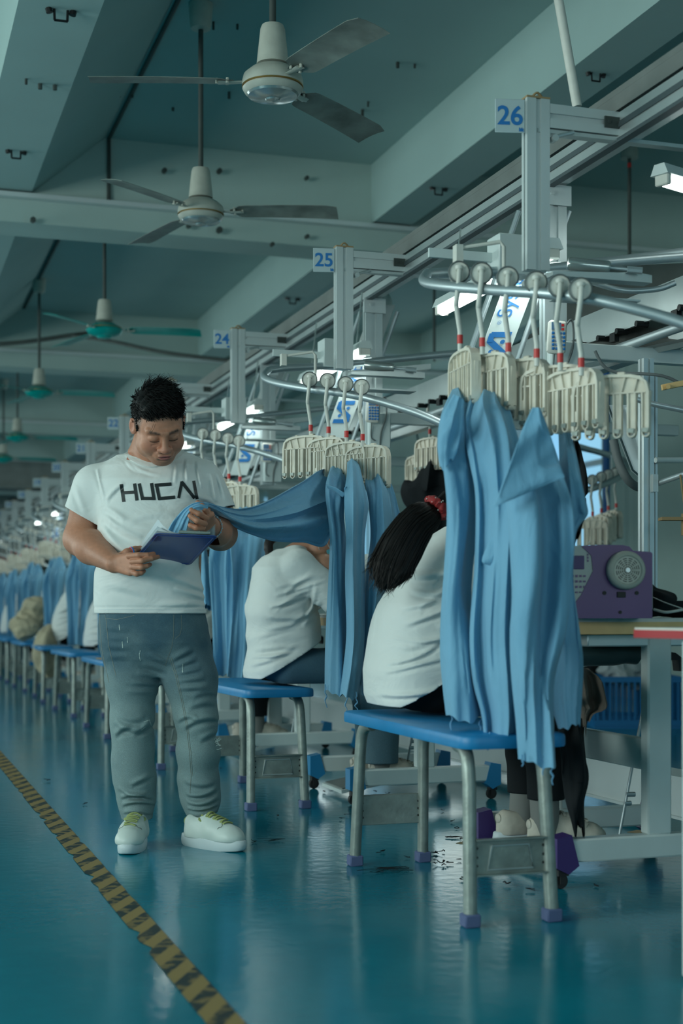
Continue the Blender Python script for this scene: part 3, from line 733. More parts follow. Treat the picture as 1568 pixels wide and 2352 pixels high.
def make_lamp():
    r = empty('fluorescent_lamp', (2.17, YP0 + .78, 2.06), '', 'fluorescent lamp', 'tube lamps above the sewing places')
    obj('housing', MB().prism([(-.035, 0), (.035, 0), (.02, .035), (-.02, .035)], ((1, 0, 0), (0, 0, 1)), (0, 1.02, 0), (0, -.51, .012)), 'white_steel', r)
    obj('glass_tube', MB().tube([(-.0, -.48, -.004), (-.0, .48, -.004)], .019, 14), 'tube_on', r)
    for y in (-.49, .49):
        obj('end_holder', MB().box((0, y, .005), (.055, .02, .05), bev=.004), 'white_pl', r)
        obj('chain', MB().tube([(0, y * .75, .045), (.03, y * .75, .30)], .004, 6), 'silver', r)
    return r
def make_lift():
    # slanted white cover of the lifting arm with its two round struts
    b = P(742, 1010, 7.0) - Vector((0, S, 0)); t = P(850, 700, 7.0) - Vector((0, S, 0))
    r = empty('lift_arm', b, '', 'lifting arm', 'slanted white lifting arm covers')
    U = Vector((CT, -ST, 0)); ax = t - b
    n = U.cross(Vector((0, 0, 1)))                  # away from the camera
    w_ = .105
    vs = [b, b + U * w_, t + U * (w_ * 1.15), t + U * .01]
    mb = MB(); bk = [v - n * .045 for v in vs]
    mb.add(vs + bk, [(0, 1, 2, 3), (7, 6, 5, 4), (0, 4, 5, 1), (1, 5, 6, 2), (2, 6, 7, 3), (3, 7, 4, 0)])
    c = obj('cover', mb, 'white_steel', r, world=True)
    V = ax.normalized(); n2 = U.cross(V).normalized()
    if n2.dot(Vector((-ST, -CT, 0))) < 0: n2 = -n2
    o0 = b + V * .14 + U * (w_ * .5) + n2 * .003
    def Q(x, y): return o0 + U * x + V * y
    lg = MB(); k = .0016; e = n2 * k                # the mark: a heavy Z-shaped ribbon with two dots
    def ribbon(pts, wd):
        for i in range(len(pts) - 1):
            a, b2 = Vector(pts[i]), Vector(pts[i + 1]); d = (b2 - a).normalized(); s = Vector((-d.y, d.x)) * wd / 2; a = a - d * wd * .2; b2 = b2 + d * wd * .2
            lg.add([Q(*(a + s)) + e * (i % 2 + 1), Q(*(a - s)) + e * (i % 2 + 1), Q(*(b2 - s)) + e * (i % 2 + 1), Q(*(b2 + s)) + e * (i % 2 + 1)], [(0, 1, 2, 3)])
    ribbon([(-.032, -.045), (.030, -.045), (.030, -.02), (-.030, .025), (-.030, .05), (.035, .05)], .021)
    for (x, y) in ((-.014, -.016), (.016, .022)):
        lg.add([Q(x + .0085 * math.cos(q / 16 * 6.283), y + .0085 * math.sin(q / 16 * 6.283)) + e * 2 for q in range(16)], [tuple(range(16))])
    obj('emblem', lg, 'blue_ink', c, world=True, smooth=False)
    tx = text_mb('System', .075, Q(.014, .115), V * 1.0, -U, .0, align='LEFT')
    for i, v in enumerate(tx.v): tx.v[i] = tuple(Vector(v) + e)
    obj('lettering', tx, 'blue_ink', c, world=True, smooth=False)
    tx = text_mb('\u00ae', .02, Q(-.012, .088), V, -U, 0, align='LEFT')
    for i, v in enumerate(tx.v): tx.v[i] = tuple(Vector(v) + e)
    obj('registered_mark', tx, 'blue_ink', c, world=True, smooth=False)
    for sx in (-.035, w_ + .04):
        a = b + U * sx - V * .12; obj('strut', MB().tube([a, a + V * .78], .0105, 10), 'tubesteel', r, world=True)
    obj('head_motor', MB().lathe([(.02, .0), (.055, .0), (.055, .05), (.045, .075), (.03, .10), (.01, .105)], t + U * .06 - V * .02 - n * .05, n=20).box(t + U * .06 - n * .05 + Vector((0, 0, .12)), (.07, .06, .05), bev=.006), 'alu', r, world=True)
    obj('wire', MB().tube(svec([t + U * .02 + Vector((0, 0, .08)), t + U * -.02 + Vector((0, 0, .13)), t + U * .02 + Vector((0, 0, .16)), t + U * .05 + Vector((0, 0, .11))], 16), .003, 6), 'gold', r, world=True)
    return r
def make_terminal():
    c = P(1278, 775, 5.0) if True else None
    r = empty('keypad_terminal', c, '', 'control terminal', 'station keypads hanging under the rails', rz=-TH + .25)
    b = obj('case', MB().box((0, 0, 0), (.066, .03, .115), ry=.06, bev=.008), 'white_pl', r)
    obj('display', MB().box((-.008, -.0155, .036), (.034, .004, .026)), 'lcd', r)
    k = MB()
    for i in range(4):
        for j in range(5): k.box((-.02 + i * .0135, -.0165, .012 - j * .0135), (.010, .006, .009), bev=.002)
    obj('keypad', k, 'blue_ink', r); obj('red_key', MB().box((.016, -.0165, .026), (.008, .006, .008)).box((.016, -.0165, .040), (.008, .006, .008)), 'red', r)
    obj('cable', MB().tube(svec([(.03, .02, .03), (.07, .03, .07), (.075, .03, -.02), (.05, .03, -.1), (.045, .04, -.19)], 24), .004, 6).tube(svec([(.0, .02, -.05), (.0, .03, -.12), (.02, .03, -.14)], 10), .003, 6), 'cable', r)
    return r
post = make_post(); sign = make_sign(); cyl = make_cylinder(); hp = make_hangpost(); loop = make_loop(); lamp = make_lamp(); lift = make_lift(); term = make_terminal()
protos = [post, cyl, hp, loop, lamp, lift, term]
kd = {}
for p in protos + [sign]: kd.update(kd_of(p))
def where(k):
    n = 26 - k
    return 'station %d' % n
for k in range(NST):
    n = 26 - k; off = Vector((0, S * k, 0)); st = where(k)
    lab = [(post, 'aluminium post carrying number plate %s' % nw(k)), (cyl, 'chrome air cylinder at the foot of post %s' % nw(k)), (hp, 'grey square post dropping from the rail behind post %s' % nw(k)),
           (loop, 'looped steel hanger tube in front of post %s' % nw(k)), (lamp, 'lit fluorescent tube lamp behind post %s' % nw(k)), (lift, 'slanted white arm cover with blue emblem behind post %s' % nw(k)),
           (term, 'small white keypad with blue keys beside post %s' % nw(k))]
    for o, lb in lab:
        if k == 0: o['label'] = lb
        elif o is lift and k > 7 or o is term and k > 3 or o is cyl and k > 8: continue
        else: copy_tree(o, o.location + off, lb, kd=kd)
    s = sign if k == 0 else sign.copy()
    if k: COL.objects.link(s); s.location = sign.location + off
    s['label'] = 'white plate with the blue number %s' % nw(k)
    t = text_mb(str(n), .082, (0, -.0025, -.027), (1, 0, 0), (0, 0, 1), .0006, bold=.0016)
    obj('digits', t, 'blue_ink', s, smooth=False)
    if k < 3: obj('small_mark', text_mb('hk', .014, (.035, -.0025, -.047), (1, 0, 0), (0, 0, 1), .0006, bold=.0012), 'blue_ink', s, smooth=False)
    if k < 9:
        l = area('lamp_light', lamp.location + off * (k > 0) + Vector((0, -.03, -.03)) if k else lamp.location + Vector((0, -.03, -.03)), (0, 0, 0), .06, .95, TUBE_W, (.86, 1.0, .96))
lift.location = lift.location - Vector((CT, -ST, 0)) * .055 - Vector((0, 0, .02))
lo = copy_tree(lamp, P(1575, 428, 4.75) + Vector((.93, .36, 0)) * .37, 'lit lamp end cut by the right border of the picture, beside the dark rod', kd=kd, rz=-1.2)
# white drop pipe from the ceiling
pp = obj('drop_pipe', MB().tube([P(1325, 245, 5.1) + (P(1272, -60, 5.1) - P(1325, 245, 5.1)) * ((ZC - P(1325, 245, 5.1).z) / (P(1272, -60, 5.1).z - P(1325, 245, 5.1).z)), P(1325, 245, 5.1)], .017, 14), 'white_pl', loc=P(1325, 245, 5.1), world=True)
props(pp, 'slanting white plastic pipe from the ceiling to the rail right of sign 26', 'pipe')
# main chain conveyor along the row, and steel beams that carry it
root = empty('chain_conveyor', (2.78, 1.0, 1.9), 'long chain conveyor with dark rollers running behind the row of posts', 'conveyor')
obj('channel', MB().box((2.78, 14, 2.02), (.10, 26, .05)).box((2.735, 14, 1.965), (.012, 26, .07)).box((2.87, 14, 1.87), (.06, 26, .05)), 'alu', root, world=True)
ch = MB()
for i in range(170):
    y = 1.3 + i * .15; ch.tube([(2.70, y, 1.925), (2.75, y, 1.925)], .012, 8)
    if i % 3 == 0: ch.box((2.72, y + .05, 1.91), (.02, .04, .035))
c = obj('chain_roller', ch, 'blackmetal', root, world=True); c['kind'] = 'stuff'
obj('back_rail', MB().tube([(2.95, 1, 2.09), (2.95, 27, 2.09)], .02, 10).tube([(2.66, 1, 1.84), (2.66, 27, 1.84)], .018, 10), 'tubesteel', root, world=True)
def bar(name, a, b, w_, h_, m, label, cat='beam', group=None):
    mb = MB(); profile(mb, a, b, w_, h_) if m in ('alu', 'alu_white') else mb.tube([a, b], w_ / 2, 12)
    o = obj(name, mb, m, loc=a, world=True); return props(o, label, cat, group)
G = 'white cross beams carrying the conveyor'
for k in range(9):
    n = 26 - k
    a = Vector((2.22, YP0 + .62 + S * k, 1.80)); 
    o = obj('cross_beam', MB().box(a + Vector((.95, 0, 0)), (1.7, .05, .055), bev=.004), 'white_steel', loc=a, world=True); props(o, 'white square beam reaching right behind the arm cover of post %s' % nw(k), 'beam', G)

# ================================================================== CLOTH
def cloth_mb(rows, seed=0, nf=3.0, amp=.022, n=64, ns=72, jag=.008, topamp=.35, cap=False, sharp=.55):
    """a hanging piece of fabric: closed folded tube through rows (left point, right point, half depth)"""
    rnd = np.random.RandomState(seed)
    Lp = spline([r[0] for r in rows], n); Rp = spline([r[1] for r in rows], n); dp = np.interp(np.linspace(0, len(rows) - 1, n), range(len(rows)), [r[2] for r in rows])
    v = np.linspace(0, 1, n); t = np.linspace(0, 2 * PI, ns, endpoint=False); s = np.cos(t)
    run = np.gradient((Lp + Rp) / 2, axis=0); wd = Rp - Lp; nn = np.cross(run, wd); nn /= np.linalg.norm(nn, axis=1)[:, None] + 1e-9
    cam_ = np.array([0, 0, CAMH]); c = (Lp + Rp) / 2
    sg = np.sign(((cam_ - c) * nn).sum(1)); nn *= sg[:, None]
    wl = np.linalg.norm(wd, axis=1)
    fr = nf * (.7 + .6 * rnd.rand(3)) * np.array([.5, 1, 1.9]); ph = rnd.rand(3) * 6.28; wob = rnd.uniform(-1.6, 1.6, 3); aa = np.array([.75, .5, .12])
    nf *= .75; fr = fr * .75; A = amp * 1.75 * (topamp + (1 - topamp) * np.clip(v * 2.2, 0, 1))
    V = np.zeros((n, ns, 3))
    hem = jag * np.sin(s * 3 + ph[0]) + jag * .5 * np.sin(s * 9 + ph[1])
    for i in range(n):
        f = 0
        for k in range(3):
            x = np.sin(PI * fr[k] * s / 2 + ph[k] + 1.5 * wob[k] * (v[i] + .3 * math.sin(4 * v[i] + ph[k])) + .35 * np.sin(2.2 * s + 6 * v[i] + ph[k]))
            f = f + aa[k] * (np.sign(x) * np.abs(x) ** sharp)
        cr = .9 * max(0, math.sin(7 * v[i] + ph[2])) * np.sin(2.6 * s + 13 * v[i] + ph[1])        # slanting drag wrinkles
        f = (f + cr * .35) * A[i] * min(1, wl[i] / .09)
        th = dp[i] * np.sin(t) * (1 - .35 * np.abs(np.sin(PI * fr[1] * s / 2 + ph[1])))
        V[i] = Lp[i] + np.outer((s + 1) / 2, wd[i]) + np.outer(th + f, nn[i])
        if v[i] > .9: V[i, :, 2] += hem * (v[i] - .9) * 10
    fs = [(i * ns + j, i * ns + (j + 1) % ns, (i + 1) * ns + (j + 1) % ns, (i + 1) * ns + j) for i in range(n - 1) for j in range(ns)]
    fs.append(tuple(range(ns)))
    if cap: fs.append(tuple((n - 1) * ns + j for j in range(ns)))
    mb = MB(); mb.v = [tuple(p) for p in V.reshape(-1, 3)]; mb.f = fs
    return mb
def px_rows(rows, D, dep):
    """rows of (y, xl, xr) or (xl, yl, xr, yr) in photo pixels, at distance D (number or per-row list)"""
    out = []
    for i, r in enumerate(rows):
        d = D[i] if isinstance(D, (list, tuple)) else D; e = dep[i] if isinstance(dep, (list, tuple)) else dep
        if len(r) == 3: out.append((P(r[1], r[0], d), P(r[2], r[0], d), e))
        else: out.append((P(r[0], r[1], d), P(r[2], r[3], d), e))
    return out
def garment(name, rows, D, dep, label, group, seed, m='cloth', cat='hanging garment', threads=(), extra=(), **kw):
    if not isinstance(D, (list, tuple)) and m != 'browncloth': D = [D + .24, D + .12] + [D] * (len(rows) - 2)
    R_ = px_rows(rows, D, dep); loc = (R_[0][0] + R_[0][1]) / 2
    root = empty(name, loc, label, cat, group)
    obj('fabric', cloth_mb(R_, seed, **kw), m, root, world=True, ang=R(60))
    for (nm, rw, DD, dd, sd, kk) in extra:
        obj(nm, cloth_mb(px_rows(rw, DD, dd), sd, **kk), m, root, world=True, ang=R(60))
    for j, (x, y, d, ln) in enumerate(threads):
        p = P(x, y, d); rn = random.Random(j + seed)
        pts = [p + Vector((rn.uniform(-.006, .006), 0, .01 - ln * i / 6)) for i in range(7)]
        obj('loose_thread', MB().tube(svec(pts, 16), [.0022] * 8 + [.003] * 3 + [.0018] * 5, 6), 'thread', root, world=True)
    return root

# ================================================================== HANGERS
def hanger_body_mb():
    W2 = .108; mb = MB(); H = .172
    # crowned top band with rounded shoulders, running down as the outer legs
    outer = [(-W2, -H + .012), (-W2, -.05), (-W2 + .006, -.024), (-W2 + .022, -.008), (-W2 + .05, -.001), (0, .002), (W2 - .05, -.001), (W2 - .022, -.008), (W2 - .006, -.024), (W2, -.05), (W2, -H + .012)]
    inn = [(x * .925 if abs(x) > .05 else x, z - (.008 if abs(x) < .1 else .0)) for x, z in outer]
    n = len(outer)
    for i in range(n - 1):
        q = [outer[i], outer[i + 1], inn[i + 1], inn[i]]; mb.prism(q, ((1, 0, 0), (0, 0, 1)), (0, .03, 0), (0, -.015, 0))
    mb.prism([(-.098, -.05), (-.09, -.018), (-.06, -.006), (.06, -.006), (.09, -.018), (.098, -.05)], ((1, 0, 0), (0, 0, 1)), (0, .005, 0), (0, -.0025, 0))
    mb.box((0, 0, -.051), (.198, .024, .004))
    for x in (-.07, -.035, 0, .035, .07): mb.box((x, 0, -.028), (.004, .02, .044), ry=.25 * (1 if x > 0 else -1 if x < 0 else 0))
    for i in range(6):
        x = -.098 + i * .0392; b = -H + .009; w_ = .0095
        if 0 < i < 5:
            mb.box((x - w_, 0, (b - .05) / 2), (.005, .024, -.05 - b)); mb.box((x + w_, 0, (b - .05) / 2), (.005, .024, -.05 - b))
        else:
            sx = 1 if i == 0 else -1; mb.box((x + w_ * sx, 0, (b - .05) / 2), (.0035, .024, -.05 - b))
        mb.prism([(x - .0145, -.048), (x + .0145, -.048), (x + .0125, -.075), (x + .0105, -.11), (x + .0095, b), (x - .0095, b), (x - .0105, -.11), (x - .0125, -.075)], ((1, 0, 0), (0, 0, 1)), (0, .012, 0), (0, -.006, 0))
        mb.box((x + .004, 0, -.135), (.010, .022, .03))
        pts = [Vector((x + w_ * math.cos(PI + PI * q / 8), 0, b + w_ * math.sin(PI + PI * q / 8))) for q in range(9)]
        for q in range(8):
            a, c = pts[q], pts[q + 1]; m_ = (a + c) / 2; d = c - a
            mb.box(m_, (d.length * 1.15, .024, .0035), ry=-math.atan2(d.z, d.x))
    mb.box((.03, 0, .004), (.022, .016, .008), bev=.002); mb.box((-.045, 0, .003), (.014, .012, .006), bev=.002)
    return mb
def hanger_clip_mb():
    mb = MB()
    for i in range(6):
        x = -.098 + i * .0392
        mb.tube([(x - .006, -.0135, -.166), (x - .006, -.0135, -.148), (x + .006, -.0135, -.142), (x + .004, -.0135, -.16), (x - .006, -.0135, -.166)], .0016, 5)
    return mb
def one_clip(i):
    mb = MB(); x = -.098 + i * .0392
    mb.prism([(x - .008, -.150), (x + .009, -.150), (x + .007, -.163), (x - .009, -.160)], ((1, 0, 0), (0, 0, 1)), (0, .004, 0), (0, -.018, 0))
    return mb
def make_hanger():
    r = empty('clamp_hanger', (0, 0, 0), '', 'clamp hanger')
    wh = obj('wheel', MB().lathe([(.010, -.017), (.0265, -.016), (.030, -.013), (.030, -.007), (.026, -.004), (.026, .006), (.030, .009), (.030, .014), (.010, .016)], n=28, rot=Matrix.Rotation(R(90), 3, 'X')), 'white_pl', r)
    obj('wheel_rim', MB().lathe([(.0288, .0150), (.0300, .0185), (.0330, .0170), (.0330, .0080), (.0300, .0060)], n=28, rot=Matrix.Rotation(R(90), 3, 'X'), cap=False), 'cable', wh)
    st = [(0, -.018, .006), (0, -.026, 0), (-.002, -.026, -.03), (-.008, -.018, -.085), (-.008, -.008, -.10), (.004, 0, -.175), (.004, 0, -.235)]
    obj('stem', MB().tube([(.0, -.018, .012), (0, -.022, .004)], [.014, .010], 12).tube(svec(st[:5], 18) + [Vector(st[5]), Vector(st[6])], .0075, 12), 'white_pl', r)
    obj('red_band', MB().tube([(.004, 0, -.186), (.004, 0, -.212)], .0088, 14), 'red', r)
    b = obj('clamp_body', hanger_body_mb(), 'hanger', r, smooth=False); b.location = (.004, 0, -.232)
    for i in range(6): c = obj('spring_clip', one_clip(i), 'steel', b)
    return r
h0 = make_hanger(); kdh = kd_of(h0); used_h = [False]
def hanger(loc, body_rot, label, group, boff=(0, 0, 0), rz=0.0, scale=1.0):
    if not used_h[0]: o = h0; used_h[0] = True; o['label'] = label
    else: o = copy_tree(h0, label=label, kd=kdh)
    o['group'] = group; o.location = loc; o.rotation_euler = (0, 0, -TH + rz); o.scale = (scale,) * 3
    b = [c for c in CHILD(o) if c.name.startswith('clamp_body')][0]
    b.location = Vector((.004, 0, -.232)) + Vector(boff); b.rotation_euler = (0, 0, body_rot)
    return o
def CHILD(o): return [c for c in COL.objects if c.parent == o]
ORD = ['leftmost', 'second from the left', 'third from the left', 'fourth from the left', 'fifth from the left', 'sixth from the left']
gh = 'white clamp hangers on the rail of station 26'
for i, (x, y, D, rot, bo) in enumerate(((1053, 627, 4.30, -1.32, (.012, 0, 0)), (1104, 630, 4.20, -.98, (.02, .02, 0)), (1164, 640, 4.15, -.85, (.035, .02, 0)), (1229, 651, 4.08, -.62, (.055, .02, 0)), (1283, 659, 4.02, -.95, (.035, .0, .0)), (1331, 667, 3.95, -.42, (.085, .02, .0)))):
    hanger(P(x, y, D), rot, 'white clamp hanger on the rail in front of post twenty-six, wheel %s' % ORD[i], gh, bo)
gh = 'white clamp hangers on the rail of station 25'
W25 = ((711, 873, 5.95), (752, 876, 5.88), (793, 884, 5.80), (830, 890, 5.73))
for i, (x, y, D) in enumerate(W25):
    hanger(P(x, y, D), (-.55, -.75, -.72, -.7)[i], 'white clamp hanger on the rail in front of post twenty-five, wheel %s' % ORD[i], gh, ((-.02, 0, 0), (-.005, 0, 0), (.0, 0, 0), (.02, 0, 0))[i])
for k in range(2, NST):
    n = 26 - k
    for i, (x, y, D) in enumerate(W25):
        if k > 6 and i == 3: continue
        q = P(x, y, D) + Vector((-.01 * k if k < 3 else 0, S * (k - 1), 0))
        hanger(q, (-.8, -.85, -.7, -.6)[i] + .1 * ((k * 7 + i * 3) % 4 - 1.5), 'white clamp hanger on the rail in front of post %s, wheel %s' % (nw(k), ORD[i]), 'white clamp hangers on the rail of station %d' % n)

# ================================================================== GARMENTS
g26 = 'sky blue garments hanging at station 26'
garment('hanging_garment', [(900, 1036, 1062), (950, 1014, 1090), (1010, 1006, 1100), (1080, 1016, 1105), (1180, 1024, 1105), (1300, 1018, 1090), (1400, 1011, 1085), (1500, 1010, 1100), (1580, 1016, 1110), (1648, 1023, 1112)], 4.08, [.02, .05, .06, .07, .07, .07, .07, .07, .07, .06],
        'blue garment at post twenty-six, leftmost, hem ending above the stool seat', g26, 11, nf=3.2, amp=.024, threads=((1035, 1640, 4.05, .07), (1105, 1645, 4.05, .05)),
        extra=(('sleeve', [(1040, 906, 1066, 920), (1012, 960, 1062, 975), (1004, 1020, 1050, 1035), (1010, 1076, 1040, 1060)], 4.0, [.02, .03, .025, .01], 5, dict(nf=2, amp=.012, n=40)),))
garment('hanging_garment', [(925, 1075, 1165), (980, 1062, 1180), (1060, 1078, 1200), (1150, 1092, 1200), (1300, 1090, 1190), (1450, 1078, 1190), (1560, 1085, 1195), (1640, 1105, 1190), (1706, 1114, 1180)], 3.98, [.03, .05, .06, .07, .07, .07, .07, .06, .05],
        'blue garment at post twenty-six, second from the left, hem just below the stool top', g26, 23, nf=3.6, amp=.026, threads=((1120, 1690, 3.93, .05),),
        extra=(('folded_corner', [(1175, 1150, 1215, 1160), (1135, 1220, 1205, 1230), (1106, 1285, 1190, 1275), (1125, 1300, 1160, 1302)], 3.93, [.012, .03, .03, .008], 8, dict(nf=2, amp=.008, n=36, jag=0)),))
garment('hanging_garment', [(1010, 1215, 1265), (1100, 1160, 1290), (1200, 1165, 1315), (1330, 1172, 1312), (1450, 1170, 1300), (1560, 1175, 1275), (1660, 1185, 1272), (1752, 1191, 1275)], 3.80, [.03, .05, .06, .06, .06, .06, .055, .05],
        'large blue garment with a wide triangular folded flap, hanging lowest before the stool', g26, 37, nf=3.4, amp=.026, threads=((1245, 1745, 3.75, .05), (1268, 1750, 3.75, .07), (1200, 1742, 3.75, .03)),
        extra=(('folded_flap', [(1222, 936, 1240, 938), (1192, 1002, 1262, 990), (1162, 1082, 1280, 1040), (1140, 1140, 1290, 1080), (1128, 1168, 1295, 1096)], 3.72, [.012, .02, .03, .03, .02], 3, dict(nf=1.2, amp=.016, n=50, jag=0, topamp=.6)),))
garment('hanging_garment', [(985, 1282, 1306), (1060, 1285, 1324), (1130, 1285, 1338), (1180, 1286, 1349), (1225, 1292, 1322), (1330, 1285, 1316), (1430, 1275, 1328), (1520, 1268, 1337), (1600, 1266, 1334), (1668, 1284, 1330)], 3.95, [.02, .04, .04, .04, .035, .04, .05, .06, .06, .04],
        'blue garment at post twenty-six, rightmost, beside the purple machine', g26, 41, nf=3.0, amp=.022)
g25 = 'sky blue garments hanging at station 25'
Dl = [5.88, 5.78, 5.66, 5.5, 5.35, 5.2, 5.08, 5.0, 4.97]
st_rows = [(752, 1074, 772, 1120), (737, 1082, 758, 1246), (700, 1110, 702, 1246), (640, 1146, 634, 1243), (575, 1172, 562, 1222), (520, 1168, 510, 1192), (490, 1156, 486, 1176), (468, 1152, 466, 1166), (452, 1155, 452, 1168)]
drape = [(478, 1156, 470, 1172), (452, 1153, 455, 1172), (425, 1166, 441, 1182), (403, 1190, 434, 1202), (388, 1212, 431, 1222), (376, 1240, 432, 1240)]
garment('stretched_garment', st_rows, Dl, [.02, .03, .035, .035, .03, .022, .016, .014, .012], 'blue garment stretched sideways from its hanger to the standing man\'s hand', g25, 17, nf=6.5, amp=.022, topamp=.9, n=90,
        extra=(('held_end', drape, [4.97, 4.95, 4.95, 4.97, 5.0, 5.02], [.012, .012, .014, .016, .018, .02], 21, dict(nf=5, amp=.012, topamp=.8, n=50, jag=0)),))
garment('hanging_garment', [(1078, 757, 790), (1110, 749, 795), (1140, 747, 794), (1180, 752, 790), (1250, 757, 795), (1400, 750, 800), (1500, 746, 800), (1590, 745, 800)], 5.60, [.02, .04, .04, .035, .05, .05, .05, .045],
        'blue garment beside the stretched one, with a rolled knot at its top', g25, 51, nf=3.0, amp=.024, threads=((748, 1578, 5.55, .09),),
        extra=(('rolled_edge', [(748, 1112, 752, 1122), (768, 1118, 770, 1130), (790, 1130, 788, 1142), (796, 1118, 790, 1120)], 5.54, [.012, .014, .012, .008], 9, dict(nf=1, amp=.004, n=30, jag=0, cap=True)),))
garment('hanging_garment', [(1064, 797, 826), (1090, 796, 832), (1150, 790, 846), (1235, 794, 838), (1330, 792, 838), (1450, 795, 838), (1530, 788, 832), (1600, 778, 822)], 5.52, [.02, .03, .04, .05, .05, .05, .05, .045],
        'blue garment at post twenty-five, third of its group, hem with loose threads', g25, 63, nf=3.0, amp=.024, threads=((795, 1590, 5.47, .09), (818, 1595, 5.47, .08)))
garment('hanging_garment', [(1078, 845, 878), (1110, 838, 884), (1160, 846, 898), (1240, 850, 902), (1330, 838, 890), (1450, 834, 870), (1590, 830, 870)], 5.62, [.02, .03, .04, .05, .05, .05, .05],
        'blue garment at station 25 whose lower half is hidden by the black ponytail', g25, 71, nf=2.8, amp=.022)
garment('hanging_garment', [(1098, 878, 895), (1150, 876, 912), (1220, 880, 924), (1330, 870, 915), (1450, 860, 900)], 5.85, [.02, .03, .05, .05, .05],
        'blue garment at station 25 at the right end of the rail', g25, 73, nf=2.4, amp=.02)
g24 = 'blue garments hanging at station 24'
G24 = []
G24.append(garment('hanging_garment', [(1168, 505, 528), (1230, 488, 545), (1300, 480, 540), (1400, 486, 535), (1550, 492, 534)], 7.35, [.03, .05, .06, .06, .06], 'blue garment at station 24 right beside the standing man\'s hip', g24, 81, nf=3, amp=.026, n=44, ns=56))
G24.append(garment('hanging_garment', [(1168, 548, 568), (1220, 530, 598), (1245, 528, 602), (1330, 535, 590), (1450, 532, 585), (1556, 522, 578)], 7.30, [.02, .05, .05, .06, .06, .06], 'blue garment at post twenty-four in the middle of its group, above an empty stool end', g24, 83, nf=3, amp=.026, n=44, ns=56))
G24.append(garment('hanging_garment', [(1188, 592, 612), (1240, 588, 626), (1330, 590, 622), (1450, 575, 612), (1540, 570, 600)], 7.45, [.02, .04, .05, .05, .05], 'blue garment at station 24 touching the seated worker\'s back', g24, 85, nf=3, amp=.026, n=44, ns=56))
gl = garment('hanging_garment', [(1240, 452, 470), (1300, 455, 480), (1400, 462, 486)], 7.5, [.02, .04, .04], 'narrow blue garment at station 24 glimpsed under the clipboard', g24, 87, nf=2, amp=.02, n=30, ns=40)
kdg = {}
for g in G24: kdg.update(kd_of(g))
for k in range(3, NST):
    n = 26 - k; rn = random.Random(k)
    for i, g in enumerate(G24):
        c = copy_tree(g, g.location + Vector((rn.uniform(-.03, .03), S * (k - 2) + rn.uniform(-.04, .04), rn.uniform(-.03, .03))), 'blue garment hanging below post %s, %s of its group' % (nw(k), ('left', 'middle', 'right')[i]), kd=kdg)
        c['group'] = 'blue garments hanging at station %d' % n
        for ch in CHILD(c):
            pass
# folded flap garments further back read paler; a few have been replaced by white pieces
for i, (y0, xl, xr, yb, D) in enumerate(((1390, 60, 80, 1480, 17.0), (1350, 190, 204, 1440, 12.3))): pass

# ================================================================== BENCH STOOLS
def make_bench():
    r = empty('bench_stool', (0, 0, 0), '', 'stool', 'long blue-topped factory stools')
    mb = MB(); x, y, c = .16, .535, .05; pl = []
    for sx, sy, a0 in ((1, 1, 0), (-1, 1, 90), (-1, -1, 180), (1, -1, 270)):
        for q in range(5): a = R(a0 + q * 22.5); pl.append((sx * (x - c) + c * math.cos(a), sy * (y - c) + c * math.sin(a)))
    def ring(k, z): return [(px_ * k, py_ - (1 - k) * .16 * (1 if py_ > 0 else -1) * 0 if False else py_ * (1 - (1 - k) * .3), z) for px_, py_ in pl]
    n = len(pl); rings = [ring(.94, .488), ring(.99, .484), ring(1, .489), ring(1, .510), ring(.985, .517), ring(.95, .520)]
    vs = [v for q in rings for v in q]; fs = [(i * n + j, i * n + (j + 1) % n, (i + 1) * n + (j + 1) % n, (i + 1) * n + j) for i in range(5) for j in range(n)]
    fs += [tuple(range(n))[::-1], tuple(range(5 * n, 6 * n))]; mb.add(vs, fs)
    obj('seat', mb, 'seat', r, ang=R(30))
    for sy in (-1, 1):
        for sx in (-1, 1):
            pts = [(sx * .105, sy * .36, .482), (sx * .107, sy * .40, .478), (sx * .110, sy * .435, .462), (sx * .112, sy * .452, .43), (sx * .113, sy * .462, .38), (sx * .122, sy * .49, .02)]
            lg = obj('leg', MB().tube(svec(pts[:5], 14) + [Vector(pts[5])], .0205, 12, flat=.92, up=(1, 0, 0)), 'steel', r)
            obj('foot_cap', MB().box((sx * .122, sy * .49, .018), (.046, .046, .036), bev=.004), 'foot', lg)
        f = MB(); y0 = sy * .479
        f.box((0, y0 - sy * .0, .185), (.232, .006, .10), bev=.002)
        f.box((0, y0 + sy * .01, .233), (.21, .02, .004)); f.box((0, y0 + sy * .01, .137), (.21, .02, .004))
        s = obj('stretcher', f, 'steel', r)
        em = MB(); yy = y0 + sy * .004
        em.tube([(-.055, yy, .215), (-.068, yy, .150), (.068, yy, .150), (.055, yy, .215), (-.055, yy, .215)], .0035, 6)
        obj('embossed_panel', em, 'alu', s)
        rv = MB()
        for sx in (-1, 1):
            for z in (.162, .185, .21): rv.tube([(sx * .10, y0 - .006, z), (sx * .10, y0 + .006, z)], .004, 8)
        obj('rivet', rv, 'black', s)
    obj('rail', MB().box((.1, 0, .478), (.02, .74, .012)).box((-.1, 0, .478), (.02, .74, .012)), 'steel', r)
    return r
b0 = make_bench(); kdb = kd_of(b0)
